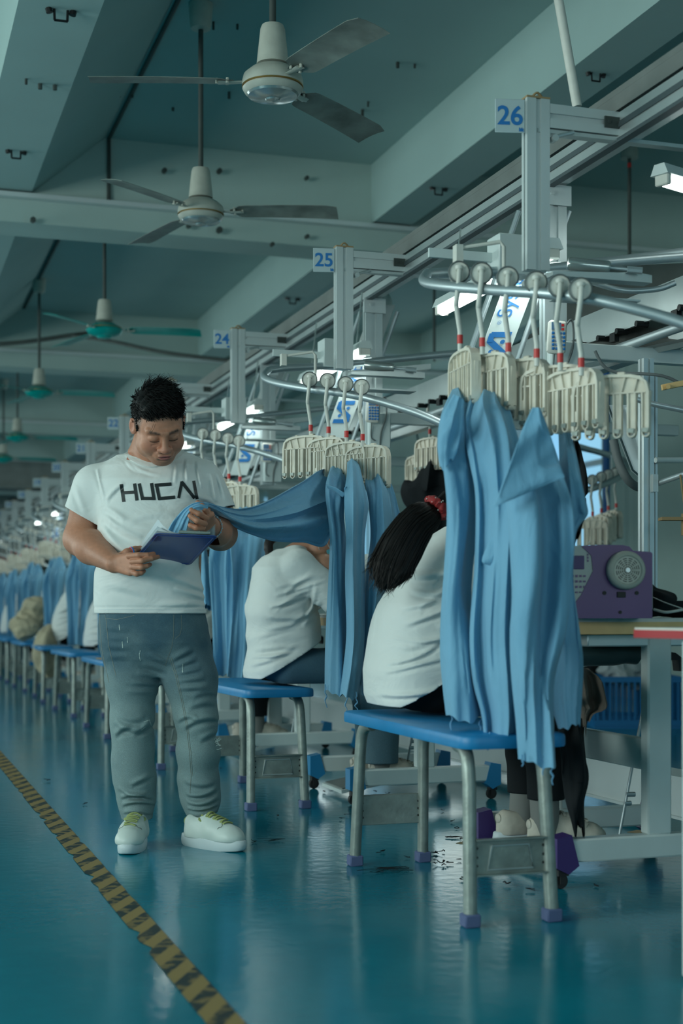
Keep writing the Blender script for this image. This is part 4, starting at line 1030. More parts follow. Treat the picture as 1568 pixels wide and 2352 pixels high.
BENCH = [((1.66, 4.085), 'long blue-topped stool nearest the camera, with the ponytailed worker on it'), ((1.64, 6.45), 'long blue-topped stool under the seated worker in jeans, right of the standing man'),
         ((1.60, 8.12), 'long blue-topped stool at station 24 seen between the standing man\'s legs'), ((1.60, 10.05), 'long blue-topped stool left of the standing man\'s hip, cardboard on its seat'),
         ((1.62, 12.0), 'long blue-topped stool at station 22, left of the one with cardboard'), ((1.62, 13.9), 'long blue-topped stool at station 21 with a cream cloth over its end'),
         ((1.62, 15.8), 'long blue-topped stool at station 20 under the cream heap'), ((1.62, 17.8), 'long blue-topped stool at the left edge of the picture, station 19'), ((1.62, 19.7), 'long blue-topped stool farthest away in the row')]
for i, ((x, y), lb) in enumerate(BENCH):
    o = b0 if i == 0 else copy_tree(b0, kd=kdb)
    o.location = (x, y, 0); o['label'] = lb; o.rotation_euler = (0, 0, (0, .03, -.02, 0, .03, -.03, .02, 0, 0)[i])
cb = obj('cardboard_pad', MB().box((0, 0, 0), (.26, .34, .008), rz=.1), 'cardboard', loc=(1.60, 9.75, .525)); props(cb, 'flat brown cardboard pad on the stool left of the standing man', 'cardboard')
def lump(name, c, r, seed, m, label, cat, n=9):
    rn = np.random.RandomState(seed); s = SDF(.03); c = np.array(c)
    for i in range(n):
        q = rn.normal(size=3) * np.array(r) * .38; s.ball(q, (r[0] * .5 * rn.uniform(.7, 1.2), r[1] * .5, r[2] * .5 * rn.uniform(.7, 1.3)))
    wv = waves(seed, 10, 25, 70); s.warp(lambda X: .012 * np.abs(wv(X)) - .006)
    v, f = s.mesh(-np.array(r) * 1.6, np.array(r) * 1.6, max(r) / 26)
    lo = v[:, 2].min(); v[:, 2] -= lo
    o = npobj(name, [(v, f)], m, loc=tuple(c)); return props(o, label, cat)
lump('fabric_heap', (1.60, 15.6, .52), (.26, .34, .20), 5, 'cream', 'cream fabric heap on the stool at the left edge', 'fabric heap')
gc = garment('draped_cloth', [(1445, 100, 128), (1470, 84, 132), (1500, 74, 134), (1540, 84, 130), (1556, 100, 132)], 13.9, [.05, .08, .09, .08, .05], 'cream cloth hanging down over a stool end left of the blue garments', None, 91, m='cream', cat='draped cloth', amp=.05, nf=2.5, n=40, ns=50)

# ================================================================== SEWING TABLES
def rodtube(a, b, r): return MB().tube([a, b], r, 10)
def make_table(cap):
    r = empty('sewing_table', (2.30, 4.35, 0), '', 'sewing table', 'sewing tables with white T-shaped legs')
    pl = []
    for (cx_, cy_, a0) in ((.36, .62, 0), (-.20, .62, 90), (-.30, .55, 120), (-.30, -.42, 190), (-.22, -.46, 250), (.40, -.46, 300)):
        pl.append((cx_, cy_))
    obj('table_top', MB().prism(pl, ((1, 0, 0), (0, 1, 0)), (0, 0, .012), (0, 0, .822)), 'white_pl', r)
    obj('wood_edge', MB().prism(pl, ((1.004, 0, 0), (0, 1.004, 0)), (0, 0, .037), (0, 0, .785)), 'wood', r)
    for y in (-.36, .24):
        c = obj('t_leg', MB().box((.04, y, .47), (.085, .05, .63), bev=.006).box((.04, y, .12), (.62, .055, .072), bev=.006), 'white_steel', r)
        for sx in (-1, 1):
            xe = .04 + sx * .33
            e = obj('end_bracket', MB().prism([(-.03, .16), (.02, .17), (.045, .075), (.01, .05), (-.03, .07)], ((sx * -1, 0, 0), (0, 0, 1)), (0, .066, 0), (xe, y - .033, 0)), cap, c)
            obj('caster', MB().lathe([(.008, -.011), (.022, -.011), (.0245, -.006), (.0245, .006), (.022, .011), (.008, .011)], (xe + .0, y + .01, .0245), n=20, rot=Matrix.Rotation(R(90), 3, 'X')).box((xe, y, .052), (.035, .034, .018)).box((xe, y - .013, .035), (.02, .003, .035)), 'black', c)
    obj('cross_brace', MB().box((.04, -.06, .40), (.03, .58, .10), bev=.004), 'white_steel', r)
    obj('underframe', MB().box((.02, -.35, .765), (.46, .06, .04), bev=.004).box((.22, -.37, .70), (.05, .03, .11)), 'alu', r)
    obj('motor', MB().lathe([(.02, -.17), (.038, -.16), (.044, -.12), (.044, .06), (.038, .10), (.041, .14), (.02, .16)], (-.06, -.16, .72), n=24, axis='X').box((-.06, -.16, .76), (.12, .1, .04)), 'motor', r)
    obj('motor_bracket', MB().prism([(.0, 0), (.07, -.01), (.10, -.03), (.10, -.07), (.085, -.07), (.08, -.035), (.0, -.03)], ((1, 0, 0), (0, 0, 1)), (0, .04, 0), (.10, -.26, .73)), 'blackmetal', r)
    p = obj('pedal', MB().prism([(-.17, .035), (.12, .085), (.14, .10), (.15, .10), (.15, .07), (-.17, .02)], ((1, 0, 0), (0, 0, 1)), (0, .30, 0), (-.10, -.12, 0)), 'white_steel', r)
    obj('pedal_mat', MB().prism([(-.16, .038), (.12, .089), (.12, .094), (-.16, .043)], ((1, 0, 0), (0, 0, 1)), (0, .26, 0), (-.10, -.10, 0)), 'purple_dk' if cap == 'purple_dk' else 'tray', p)
    obj('pull_rod', rodtube((.04, -.12, .10), (.13, -.17, .66), .005).tube([(.115, -.16, .64), (.118, -.162, .68)], .009, 8).tube([(.06, -.135, .25), (.09, -.14, .25)], .008, 8).tube([(.055, -.13, .22), (.08, -.13, .22)], .008, 8), 'tubesteel', r)
    return r
t26 = make_table('purple_dk'); t26['label'] = 'wood-edged sewing table with purple leg brackets under the purple machine'
t25 = make_table('cyan_pl'); t25.location = (2.30, 4.35 + 2.0, 0); t25['label'] = 'sewing table with bright blue leg brackets behind the nearest stool'
kdt = kd_of(t25)
for k in range(2, 9):
    copy_tree(t25, (2.30, 4.35 + .05 + S * k, 0), 'sewing table with blue leg brackets below post %s' % nw(k), kd=kdt)
# white table with red edging at the right border
r = empty('edged_table', P(1600, 1900, 3.7), 'white table with bright red edging at the right border', 'table'); r.location.z = 0
qs = [P(1457, 1445, 3.55), P(1620, 1428, 3.75), P(1760, 1440, 3.3), P(1640, 1468, 3.1)]
zt = .815; pl = []
for q in qs: pl.append(q)
A_ = P(1457, 1446, 3.60); B_ = CF(.98, 3.15, 0); C_ = CF(1.6, 3.6, 0); D_ = CF(1.2, 4.0, 0)
pts = [Vector((p.x, p.y)) for p in (A_, B_, C_, D_)]
obj('table_top', MB().prism([(p.x, p.y) for p in pts], ((1, 0, 0), (0, 1, 0)), (0, 0, .026), (0, 0, .789)), 'white_pl', r, world=True)
cx_ = sum(p.x for p in pts) / 4; cy_ = sum(p.y for p in pts) / 4
obj('red_edge', MB().prism([(cx_ + (p.x - cx_) * 1.006, cy_ + (p.y - cy_) * 1.006) for p in pts], ((1, 0, 0), (0, 1, 0)), (0, 0, .020), (0, 0, .7895)), 'redge', r, world=True)
q = CF(.835, 3.31, .0); obj('leg', MB().box(q + Vector((0, 0, .40)), (.09, .05, .78), bev=.006, rz=-.1).box(q + Vector((.2, .0, .037)), (.4, .055, .07), bev=.005), 'white_steel', r, world=True)
# grey trunking on the floor under the tables, seen again behind every station
tr = obj('floor_trunking', MB().box((2.95, 14, .13), (.008, 24, .16)).box((3.02, 14, .212), (.15, 24, .008)).box((2.945, 14, .06), (.03, 24, .01)).box((3.09, 14, .13), (.008, 24, .16)), 'alu_white', loc=(2.95, 2, .05), world=True)
props(tr, 'long grey metal trunking on the floor behind the sewing tables', 'cable trunking')

# purple overlock machine on the wooden edged table
def machine():
    c = P(1407, 1408, 4.25); c.z = .834
    r = empty('overlock_machine', c, 'purple and white sewing machine with round vent on the wood-edged table', 'sewing machine', rz=-TH + .10)
    W_, H_, Dp = .215, .205, .30; x0, x1 = -.115, .12
    poly = [(x0, 0), (x1, 0), (x1, .192), (x1 - .005, .197), (.062, .200), (.050, .213), (.03, .217), (x0 + .07, .217), (x0 + .02, .214), (x0 + .05, .185), (x0 + .055, .14), (x0 + .02, .07), (x0, .045)]
    obj('housing', MB().prism(poly, ((1, 0, 0), (0, 0, 1)), (0, Dp, 0)), 'purple', r, ang=R(30))
    pp = [(x0 - .018, .04), (x0, .045), (x0 + .02, .07), (x0 + .055, .14), (x0 + .05, .185), (x0 + .02, .214), (x0 - .02, .214), (x0 - .022, .20)]
    f = obj('control_panel', MB().prism(pp, ((1, 0, 0), (0, 0, 1)), (0, Dp - .01, 0), (0, .004, 0)), 'panel_w', r, ang=R(30))
    obj('arm_head', MB().box((x0 - .05, .15, .16), (.12, .2, .09), bev=.01).box((x0 - .05, .16, .20), (.16, .2, .028), bev=.008), 'panel_w', r)
    obj('screen', MB().box((x0 + .012, .003, .165), (.034, .004, .040), bev=.001), 'purple_dk', f)
    d = MB(); rn = random.Random(2)
    for i in range(4):
        for j in range(4): d.box((x0 - .006 + i * .012, .0025, .125 - j * .016), (.007, .003, .003 + .005 * rn.random()))
    for i in range(3): d.box((x0 - .012, .0025, .188 - i * .009), (.008, .003, .005)); d.box((x0 + .040, .0025, .188 - i * .009), (.004, .003, .006))
    obj('printed_symbols', d, 'purple', f)
    vx, vz = .035, .142
    v = obj('vent_cover', MB().lathe([(.055, 0), (.058, -.006), (.056, -.026), (.050, -.034), (.044, -.036), (.040, -.032), (.0, -.032)], (vx, 0, vz), n=48, rot=Matrix.Rotation(R(-90), 3, 'X')), 'vent', r)
    # prof grows towards -Y after the rotation
    sl = MB()
    for rr_ in (.010, .016, .022, .028, .034):
        m_ = 12
        for a in range(m_):
            a0 = a * 2 * PI / m_ + .08; a1 = (a + 1) * 2 * PI / m_ - .08; w_ = .0022
            ps = [(rr_ - w_ / 2, a0), (rr_ + w_ / 2, a0)]; nseg = 4
            vs = []; 
            for q in range(nseg + 1):
                aa_ = a0 + (a1 - a0) * q / nseg
                for rr2 in (rr_ - w_ / 2, rr_ + w_ / 2): vs.append((vx + rr2 * math.cos(aa_), -.0328, vz + rr2 * math.sin(aa_)))
            sl.add(vs, [(2 * q, 2 * q + 1, 2 * q + 3, 2 * q + 2) for q in range(nseg)])
    obj('vent_slots', sl, 'blackmetal', v, smooth=False)
    obj('hub_screw', MB().tube([(vx, -.030, vz), (vx, -.036, vz)], .007, 14), 'alu', v); 
    k = MB()
    for (a, b2, s) in ((-.026, .075, .006), (.072, .075, .006), (.022, .018, .005)): k.tube([(a, -.003, b2), (a, .004, b2)], s, 12)
    obj('screw', k, 'black', r); obj('power_switch', MB().box((.025, -.002, .07), (.026, .006, .017), bev=.001), 'black', r)
    obj('side_plate', MB().box((x1 + .004, .12, .07), (.008, .2, .09), bev=.002), 'panel_w', r)
    obj('thread_tension', MB().lathe([(.012, 0), (.012, .01), (.007, .012), (.007, .02), (.013, .022), (.013, .026), (.006, .028), (.006, .05)], (x0 + .03, .16, .214), n=16), 'tubesteel', r)
    obj('hook_plate', MB().box((x0 - .03, .02, .03), (.05, .06, .05), bev=.004), 'cardboard', r)
    return r
machine()
mb = MB(); rn = random.Random(6)
sm = SDF(.02)
q = P(1520, 1392, 4.5)
cap_ = lump('fabric_heap', (P(1515, 1400, 4.45).x, P(1515, 1400, 4.45).y, .834), (.06, .07, .045), 8, 'blackcloth', 'black cloth bundle on the table right of the purple machine', 'fabric heap')
cap2 = lump('fabric_heap', (P(1550, 1400, 4.6).x, P(1550, 1400, 4.6).y, .834), (.08, .05, .018), 9, 'blackcloth', 'low black cloth lying at the right border on the wooden edge table', 'fabric heap')
cbl = obj('machine_cable', MB().tube(svec([P(1502, 1400, 4.35), P(1530, 1406, 4.3), P(1570, 1400, 4.3), P(1620, 1392, 4.4)], 20), .004, 8).tube(svec([P(1500, 1372, 4.4), P(1530, 1385, 4.3), P(1580, 1402, 4.25)], 16), .0015, 6), 'white_pl', loc=P(1502, 1400, 4.35), world=True)
props(cbl, 'thin white cable trailing from the purple machine to the right', 'cable')
# brown and black cloth hanging over the table side by the knees
garment('draped_cloth', [(1535, 1310, 1352), (1560, 1300, 1375), (1600, 1298, 1386), (1625, 1320, 1384), (1640, 1330, 1360), (1662, 1332, 1352)], 4.45, [.05, .08, .09, .08, .05, .03], 'taupe cloth hanging on the ponytailed worker\'s knees, right of the blue garments', None, 95, m='browncloth', cat='draped cloth', amp=.03, nf=3.5, n=44, ns=56, jag=.03)
garment('draped_cloth', [(1600, 1270, 1338), (1680, 1278, 1340), (1740, 1284, 1346), (1790, 1290, 1354), (1850, 1300, 1345), (1910, 1318, 1345)], 4.42, [.04, .05, .05, .05, .04, .02], 'black cloth strip hanging down to the pedal beside the white sneakers', None, 97, m='blackcloth', cat='draped cloth', amp=.02, nf=2, n=40, ns=48, jag=.02)

# ================================================================== CLUTTER ON THE FLOOR
def scrap(mb, c, s, rn):
    p = Vector(c); pts = [p + Vector((rn.uniform(-s, s), rn.uniform(-s, s), .004 + rn.uniform(0, s * .5))) for _ in range(5)]
    mb.tube(svec(pts, 12), s * .15, 5, flat=.5)
rn = random.Random(12); mb = MB()
for px, py in ((880, 1958), (868, 1963), (935, 1972), (995, 1962), (1000, 1970), (1008, 1962), (1018, 1958), (975, 1972), (998, 1988), (1012, 1985), (1018, 1990), (1026, 1984), (1052, 1978), (1060, 2022), (1165, 2035), (1220, 2048), (1374, 2037), (1385, 1940), (1378, 1948), (1432, 1928), (1444, 1924), (935, 1850), (905, 1780), (700, 1800), (1048, 1905), (1036, 1890), (1056, 1930), (583, 1936), (107, 1795), (193, 1849), (300, 1700)):
    g_ = on_z(px, py, 0); scrap(mb, g_, .010 + .010 * rn.random(), rn)
for k in range(1, 7):
    for _ in range(26):
        scrap(mb, (rn.gauss(2.1, .25), YP0 + S * k + rn.uniform(-.6, .8), 0), .012, rn)
o = obj('thread_scraps', mb, 'lint', loc=(2, 4.5, 0), world=True); props(o, 'black thread and lint scraps strewn on the blue floor', 'lint', kind='stuff')
def tangle(px, py, w_, n, label, m='lint'):
    g_ = on_z(px, py, 0); rn = random.Random(int(px)); mb = MB()
    for _ in range(n):
        pts = [g_ + Vector((rn.gauss(0, w_), rn.gauss(0, w_ * .5), .003 + .006 * rn.random())) for _ in range(6)]
        mb.tube(svec(pts, 26), .0006, 4)
    o = obj('thread_tangle', mb, m, loc=g_, world=True); props(o, label, 'thread tangle')
tangle(888, 2000, .045, 5, 'flat tangle of dark threads on the floor between the stool legs')
tangle(1040, 1925, .02, 6, 'dark thread tangle beside the far leg brackets of the near table')
tangle(622, 1933, .03, 2, 'small curl of thread on the floor right of the man\'s sneaker')

# ================================================================== THE FAR SIDE: second row facing the windows
def far_loop(px0, py0, D, label):
    pts = [P(*q) for q in ((1320, 1025, 9.5), (1380, 1040, 9.6), (1430, 1058, 9.5), (1438, 1085, 9.3), (1410, 1102, 9.1), (1360, 1122, 9.0), (1330, 1128, 9.0))]
    r = empty('hanger_loop_rail', pts[3], label, 'hanger rail')
    obj('front_tube', MB().tube(svec(pts, 40), .021, 10), 'tubesteel', r, world=True)
    obj('support_bar', MB().tube([P(1300, 1015, 9.4), P(1420, 1050, 9.6)], .014, 8).tube([P(1405, 1050, 9.2), P(1405, 1092, 9.2)], .007, 6), 'white_steel', r, world=True)
far_loop(0, 0, 0, 'grey hanger loop of the opposite row behind the purple machine')
for i, (x, y, D) in enumerate(((1359, 1103, 8.9), (1379, 1096, 9.0), (1395, 1091, 9.1), (1413, 1086, 9.2))):
    hanger(P(x, y, D), (-.3, -1.0, -1.2, -1.3)[i], 'small white clamp hanger of the opposite row above the purple machine, %s' % ORD[i], 'white clamp hangers of the opposite row', (-.02, 0, 0), scale=1.05)
def tubes(name, segs, m, label, cat, r0=.016):
    o = None; root = empty(name, P(*segs[0][0]), label, cat)
    for i, sgm in enumerate(segs):
        obj('tube', MB().tube(svec([P(*q) for q in sgm], 4 + 10 * (len(sgm) > 2)), r0, 12), m, root, world=True)
    return root
tubes('grey_bumper_tube', [((1408, 1010, 5.6), (1420, 1060, 5.6), (1440, 1100, 5.6), (1462, 1118, 5.65), (1482, 1120, 5.7))], 'cable', 'bent grey tube in front of the sloping panel above the purple machine', 'tube', .017)
# sloping white panel with dark edge, its upright post, side arms
a = [P(1395, 930, 5.9), P(1450, 930, 5.9), P(1488, 1040, 5.9), P(1488, 1098, 5.9), P(1470, 1095, 5.9), P(1452, 1080, 5.9)]
n_ = Vector((ST, CT, 0)) * .03
mb = MB(); mb.add(a + [p + n_ for p in a], [tuple(range(6)), tuple(range(6, 12))[::-1]] + [(i, (i + 1) % 6, (i + 1) % 6 + 6, i + 6) for i in range(6)])
r = empty('sloping_panel', a[4], 'grey sloping panel with a dark edge left of the tall profile post', 'panel')
obj('sheet', mb, 'alu_white', r, world=True)
obj('dark_edge', MB().tube([a[0] - n_ * .1, a[5] - n_ * .1, a[4] - n_ * .1, a[3] - n_ * .1], .005, 6), 'motor', r, world=True)
obj('stay', MB().tube([P(1440, 935, 5.85), P(1480, 1050, 5.85)], .012, 8), 'alu', r, world=True)
r = empty('table_post', P(1487, 1400, 5.0), 'tall profile post rising behind the purple machine', 'post')
mb = MB(); profile(mb, P(1483, 1400, 5.0), P(1483, 825, 5.0), .04, .04); profile(mb, P(1500, 1400, 5.08), P(1500, 860, 5.08), .022, .02); obj('upright', mb, 'alu', r, world=True)
obj('side_bracket', MB().box(P(1502, 1110, 4.98), (.02, .02, .06)), 'alu_white', r, world=True)
tubes('side_arm', [((1505, 1057, 5.05), (1700, 1057, 5.2))], 'white_steel', 'white horizontal bar reaching right from the tall profile post', 'bar', .010)
tubes('side_arm', [((1505, 1112, 5.0), (1568, 1090, 4.9), (1640, 1065, 4.8))], 'tubesteel', 'round steel arm rising right from the tall profile post', 'bar', .010)
tubes('side_arm', [((1455, 915, 4.9), (1500, 928, 4.9), (1600, 948, 4.9))], 'tubesteel', 'steel tube crossing the tall profile post at hanger height', 'bar', .010)
tubes('power_cable', [((1366, 806, 4.95), (1385, 840, 4.95), (1420, 856, 4.95), (1500, 860, 4.9), (1545, 872, 4.9), (1600, 905, 4.9))], 'cable', 'dark grey power cable sagging across above the hangers', 'cable', .0055)
r = empty('thread_stand', P(1600, 1190, 4.9), 'thread stand arms entering at the right border', 'thread stand')
obj('upper_arm', MB().box(P(1560, 882, 4.8), (.12, .02, .018), rz=-TH, ry=-.2).tube([P(1534, 888, 4.79), P(1534, 888, 4.75)], .008, 8), 'wood', r, world=True)
obj('lower_arm', MB().box(P(1550, 1192, 4.8), (.10, .06, .010), rz=-TH).tube([P(1572, 1180, 4.8), P(1572, 1230, 4.8)], .012, 8).tube([P(1562, 1090, 4.8), P(1574, 1185, 4.8)], .004, 6), 'cardboard', r, world=True)
bp = obj('blue_pole', MB().tube([P(1392, 0, 13.9).xy.to_3d() + Vector((0, 0, .0)), P(1392, 0, 13.9).xy.to_3d() + Vector((0, 0, ZC))], .035, 12), 'bluepipe', loc=P(1392, 0, 13.9).xy.to_3d(), world=True)
props(bp, 'tall thin blue pole by the window at the right', 'pole')
# pale blinds and black garments by the windows
cu = obj('window_blind', MB().prism([(0, 0)] + [(i * .0375, .02 + .02 * (i % 2)) for i in range(81)] + [(3.0, 0)], ((0, 1, 0), (1, 0, 0)), (0, 0, 1.75), (XR - .20, 13.9, 1.15)), 'curtain', loc=(XR - .2, 13.9, 1.15), world=True, smooth=False)
props(cu, 'pale blue pleated blind in the window behind the purple machine', 'blind')
gb = 'black garments of the opposite row'
garment('hanging_garment', [(1000, 1316, 1322), (1050, 1308, 1335), (1100, 1306, 1345), (1135, 1310, 1347), (1160, 1312, 1320)], 6.6, [.02, .05, .05, .05, .02], 'black garment between the blue ones and the window, above the purple machine', gb, 101, m='blackcloth', n=30, ns=40)
garment('hanging_garment', [(1150, 1306, 1345), (1200, 1308, 1340), (1240, 1306, 1330)], 8.0, [.05, .05, .05], 'small black garment just above the purple machine at its left', gb, 103, m='blackcloth', n=20, ns=40)
garment('hanging_garment', [(1045, 988, 1000), (1060, 972, 1012), (1100, 950, 1024), (1118, 922, 1030), (1150, 926, 1030), (1190, 950, 1030), (1260, 940, 1030), (1360, 940, 1030)], 7.6, [.02, .05, .07, .07, .07, .07, .07, .07], 'black garment behind the ponytail of the nearest worker', gb, 105, m='blackcloth', n=40, ns=50, amp=.03)
for i, (x, y, D) in enumerate(((985, 905, 7.6), (960, 955, 8.4))):
    hanger(P(x, y, D), -.9, ('white clamp hanger holding the black garment behind the ponytail', 'small white clamp hanger left of the one holding the black garment')[i], 'white clamp hangers of the opposite row')
# crates under the tables
def crate(c, label, s=1.0):
    r = empty('plastic_crate', c, label, 'crate', 'blue plastic crates on the floor')
    L_, B_, H_ = .50 * s, .36 * s, .30 * s; mb = MB()
    mb.box((0, 0, .01), (L_, B_, .02))
    for sy in (-1, 1):
        mb.box((0, sy * B_ / 2, H_ - .02), (L_, .014, .04)); mb.box((0, sy * B_ / 2, .04), (L_, .012, .04))
        for i in range(14): mb.box((-L_ / 2 + L_ * (i + .5) / 14, sy * B_ / 2, H_ / 2), (.014, .01, H_ - .04))
    for sx in (-1, 1):
        mb.box((sx * L_ / 2, 0, H_ - .02), (.014, B_, .04)); mb.box((sx * L_ / 2, 0, .04), (.012, B_, .04))
        for i in range(10): mb.box((sx * L_ / 2, -B_ / 2 + B_ * (i + .5) / 10, H_ / 2), (.01, .014, H_ - .04))
    obj('basket', mb, 'crate', r, smooth=False)
    return r
for i, (px, py, D, lb) in enumerate(((1375, 1640, 11.0, 'blue plastic crate seen under the near table, left one with black cloth'), (1450, 1655, 10.6, 'blue plastic crate seen between the white table legs at the right'))):
    g_ = P(px, 1400, D); g_.z = 0
    c = crate(g_, lb, 1.25); c.rotation_euler = (0, 0, -TH)
    lump('fabric_heap', (g_.x, g_.y, .25), (.2, .15, .12), 20 + i, 'blackcloth' if i == 0 else 'cloth_pale', ('black cloth piled in the left blue crate', 'pale cloth piled in the right blue crate')[i], 'fabric heap')
# brushed steel hood over the sorting line at the right, with its lower lip
hq = [P(1235, 862, 5.6), P(1640, 772, 5.2), P(1640, 700, 5.3), P(1400, 742, 5.7), P(1300, 790, 5.9)]
hd = Vector((.1, .35, .06)); mb = MB(); mb.add(hq + [p + hd for p in hq], [tuple(range(5)), tuple(range(5, 10))[::-1]] + [(i, (i + 1) % 5, (i + 1) % 5 + 5, i + 5) for i in range(5)])
r = empty('sorting_hood', hq[0], 'large brushed steel hood above the sorting line at the right border', 'hood')
obj('sheet', mb, 'tray', r, world=True)
obj('lower_lip', MB().tube([hq[0] - Vector((0, .02, .0)), hq[1] - Vector((0, .02, .0))], .016, 4), 'alu', r, world=True)
hq = [P(1190, 840, 6.4), P(1568, 690, 6.0), P(1700, 640, 6.0), P(1700, 600, 6.1), P(1400, 610, 6.6), P(1180, 800, 7.0)]
hd = Vector((.1, .25, .03)); mb = MB(); mb.add(hq + [p + hd for p in hq], [tuple(range(6)), tuple(range(6, 12))[::-1]] + [(i, (i + 1) % 6, (i + 1) % 6 + 6, i + 6) for i in range(6)])
r = empty('slanted_cover', hq[0], 'wide grey slanted cover running down from the upper right behind the hood', 'cover')
obj('sheet', mb, 'tray', r, world=True)
tubes('side_arm', [((1315, 607, 5.15), (1420, 598, 5.1), (1600, 576, 5.0))], 'tubesteel', 'grey tube leaving the picture right of post twenty-six', 'bar', .017)
tubes('side_arm', [((1340, 640, 5.0), (1380, 655, 5.0), (1440, 668, 5.0), (1510, 664, 5.0), (1550, 650, 5.0))], 'tubesteel', 'thin curved tube right of the air cylinder of post twenty-six', 'bar', .010)

# ================================================================== PEOPLE
def rotm(pitch=0, yaw=0, roll=0):
    return np.array(Matrix.Rotation(R(yaw), 3, 'Z') @ Matrix.Rotation(R(pitch), 3, 'X') @ Matrix.Rotation(R(roll), 3, 'Y'))
def head_sdf(s, c, Rm, sc=1.0, full=True):
    """head in its own frame: face towards -Y, up +Z; c = skull centre"""
    c = np.array(c, float)
    def T(p): return c + Rm @ (np.array(p, float) * sc)
    def B(p, r, k, op=1, extra=None):
        r = np.array([r] * 3 if np.isscalar(r) else r, float) * sc
        s.ball(T(p), r, k * sc, op, rot=Rm if extra is None else Rm @ extra)
    def Lm(a, b, ra, rb, k, op=1): s.limb(T(a), T(b), ra * sc, rb * sc, k * sc, op)
    B((0, .018, .030), (.079, .098, .092), .02); B((0, -.035, .005), (.068, .060, .075), .03)
    B((0, -.030, -.050), (.062, .062, .066), .03); B((0, -.066, -.088), (.032, .026, .024), .03)
    for q in (-1, 1):
        B((q * .055, -.018, -.058), (.022, .03, .03), .03)
    if full:
        for q in (-1, 1):
            B((q * .043, -.064, -.032), (.028, .024, .030), .022)
            Lm((q * .012, -.097, .022), (q * .050, -.080, .026), .008, .007, .016)
            B((q * .031, -.100, .004), (.020, .011, .012), .012, 2)
            B((q * .031, -.082, .001), (.019, .015, .0125), .005)
            Lm((q * .016, -.0985, -.0065), (q * .031, -.1005, -.0095), .0012, .0014, .0025, 2); Lm((q * .031, -.1005, -.0095), (q * .046, -.092, -.006), .0014, .001, .0025, 2)
            Lm((q * .020, -.096, -.017), (q * .040, -.093, -.022), .002, .002, .006, 2)
            B((q * .016, -.104, -.035), (.0105, .011, .0095), .006)
            B((q * .007, -.112, -.044), (.0042, .005, .003), .002, 2)
            Lm((q * .019, -.098, -.038), (q * .034, -.080, -.062), .0016, .0014, .010, 2)
        Lm((0, -.094, .020), (0, -.116, -.028), .008, .012, .012); B((0, -.118, -.031), (.0125, .011, .0105), .008)
        Lm((0.003, -.100, .016), (.003, -.099, .030), .001, .001, .003, 2)
        B((0, -.092, -.060), (.030, .014, .018), .014)
        B((-.008, -.1045, -.0575), (.013, .006, .0045), .005); B((.008, -.1045, -.0575), (.013, .006, .0045), .005)
        B((0, -.1035, -.0675), (.018, .007, .0055), .005)
        Lm((-.022, -.098, -.0635), (0, -.1105, -.0622), .0008, .0014, .003, 2); Lm((0, -.1105, -.0622), (.022, -.098, -.0635), .0014, .0008, .003, 2)
        B((0, -.098, -.077), (.020, .006, .004), .008, 2)
    for q in (-1, 1):
        Re = np.array(Matrix.Rotation(q * R(-22), 3, 'Z') @ Matrix.Rotation(R(12), 3, 'X'))
        B((q * .083, .012, -.002), (.009, .021, .031), .006, extra=Re)
        if full:
            B((q * .091, .006, .000), (.006, .013, .021), .004, 2, extra=Re); Lm((q * .086, .026, .018), (q * .089, .000, .022), .0035, .0035, .004)
    return T
def hand_sdf(s, wrist, palm_end, normal, fingers, thumb, sc=1.0):
    """palm from wrist to knuckles; fingers: list of joint chains (world-local points); thumb chain"""
    wrist = np.array(wrist, float); pe = np.array(palm_end, float); d = pe - wrist; L = np.linalg.norm(d); d /= L
    n = np.array(normal, float); n -= d * (n @ d); n /= np.linalg.norm(n); a = np.cross(n, d)
    for q in (-1, -.33, .33, 1):
        s.limb(wrist + d * .012 + a * q * .014, wrist + d * L + a * q * .029 - d * .006 * abs(q), .0165, .0125, .012)
    for ch in fingers:
        rs = [.0105, .0098, .0088, .0078][:len(ch)]
        for i in range(len(ch) - 1): s.limb(ch[i], ch[i + 1], rs[i] * sc, rs[i + 1] * sc, .003)
    rs = [.0165, .0125, .0110, .0095][:len(thumb)]
    for i in range(len(thumb) - 1): s.limb(thumb[i], thumb[i + 1], rs[i], rs[i + 1], .008)

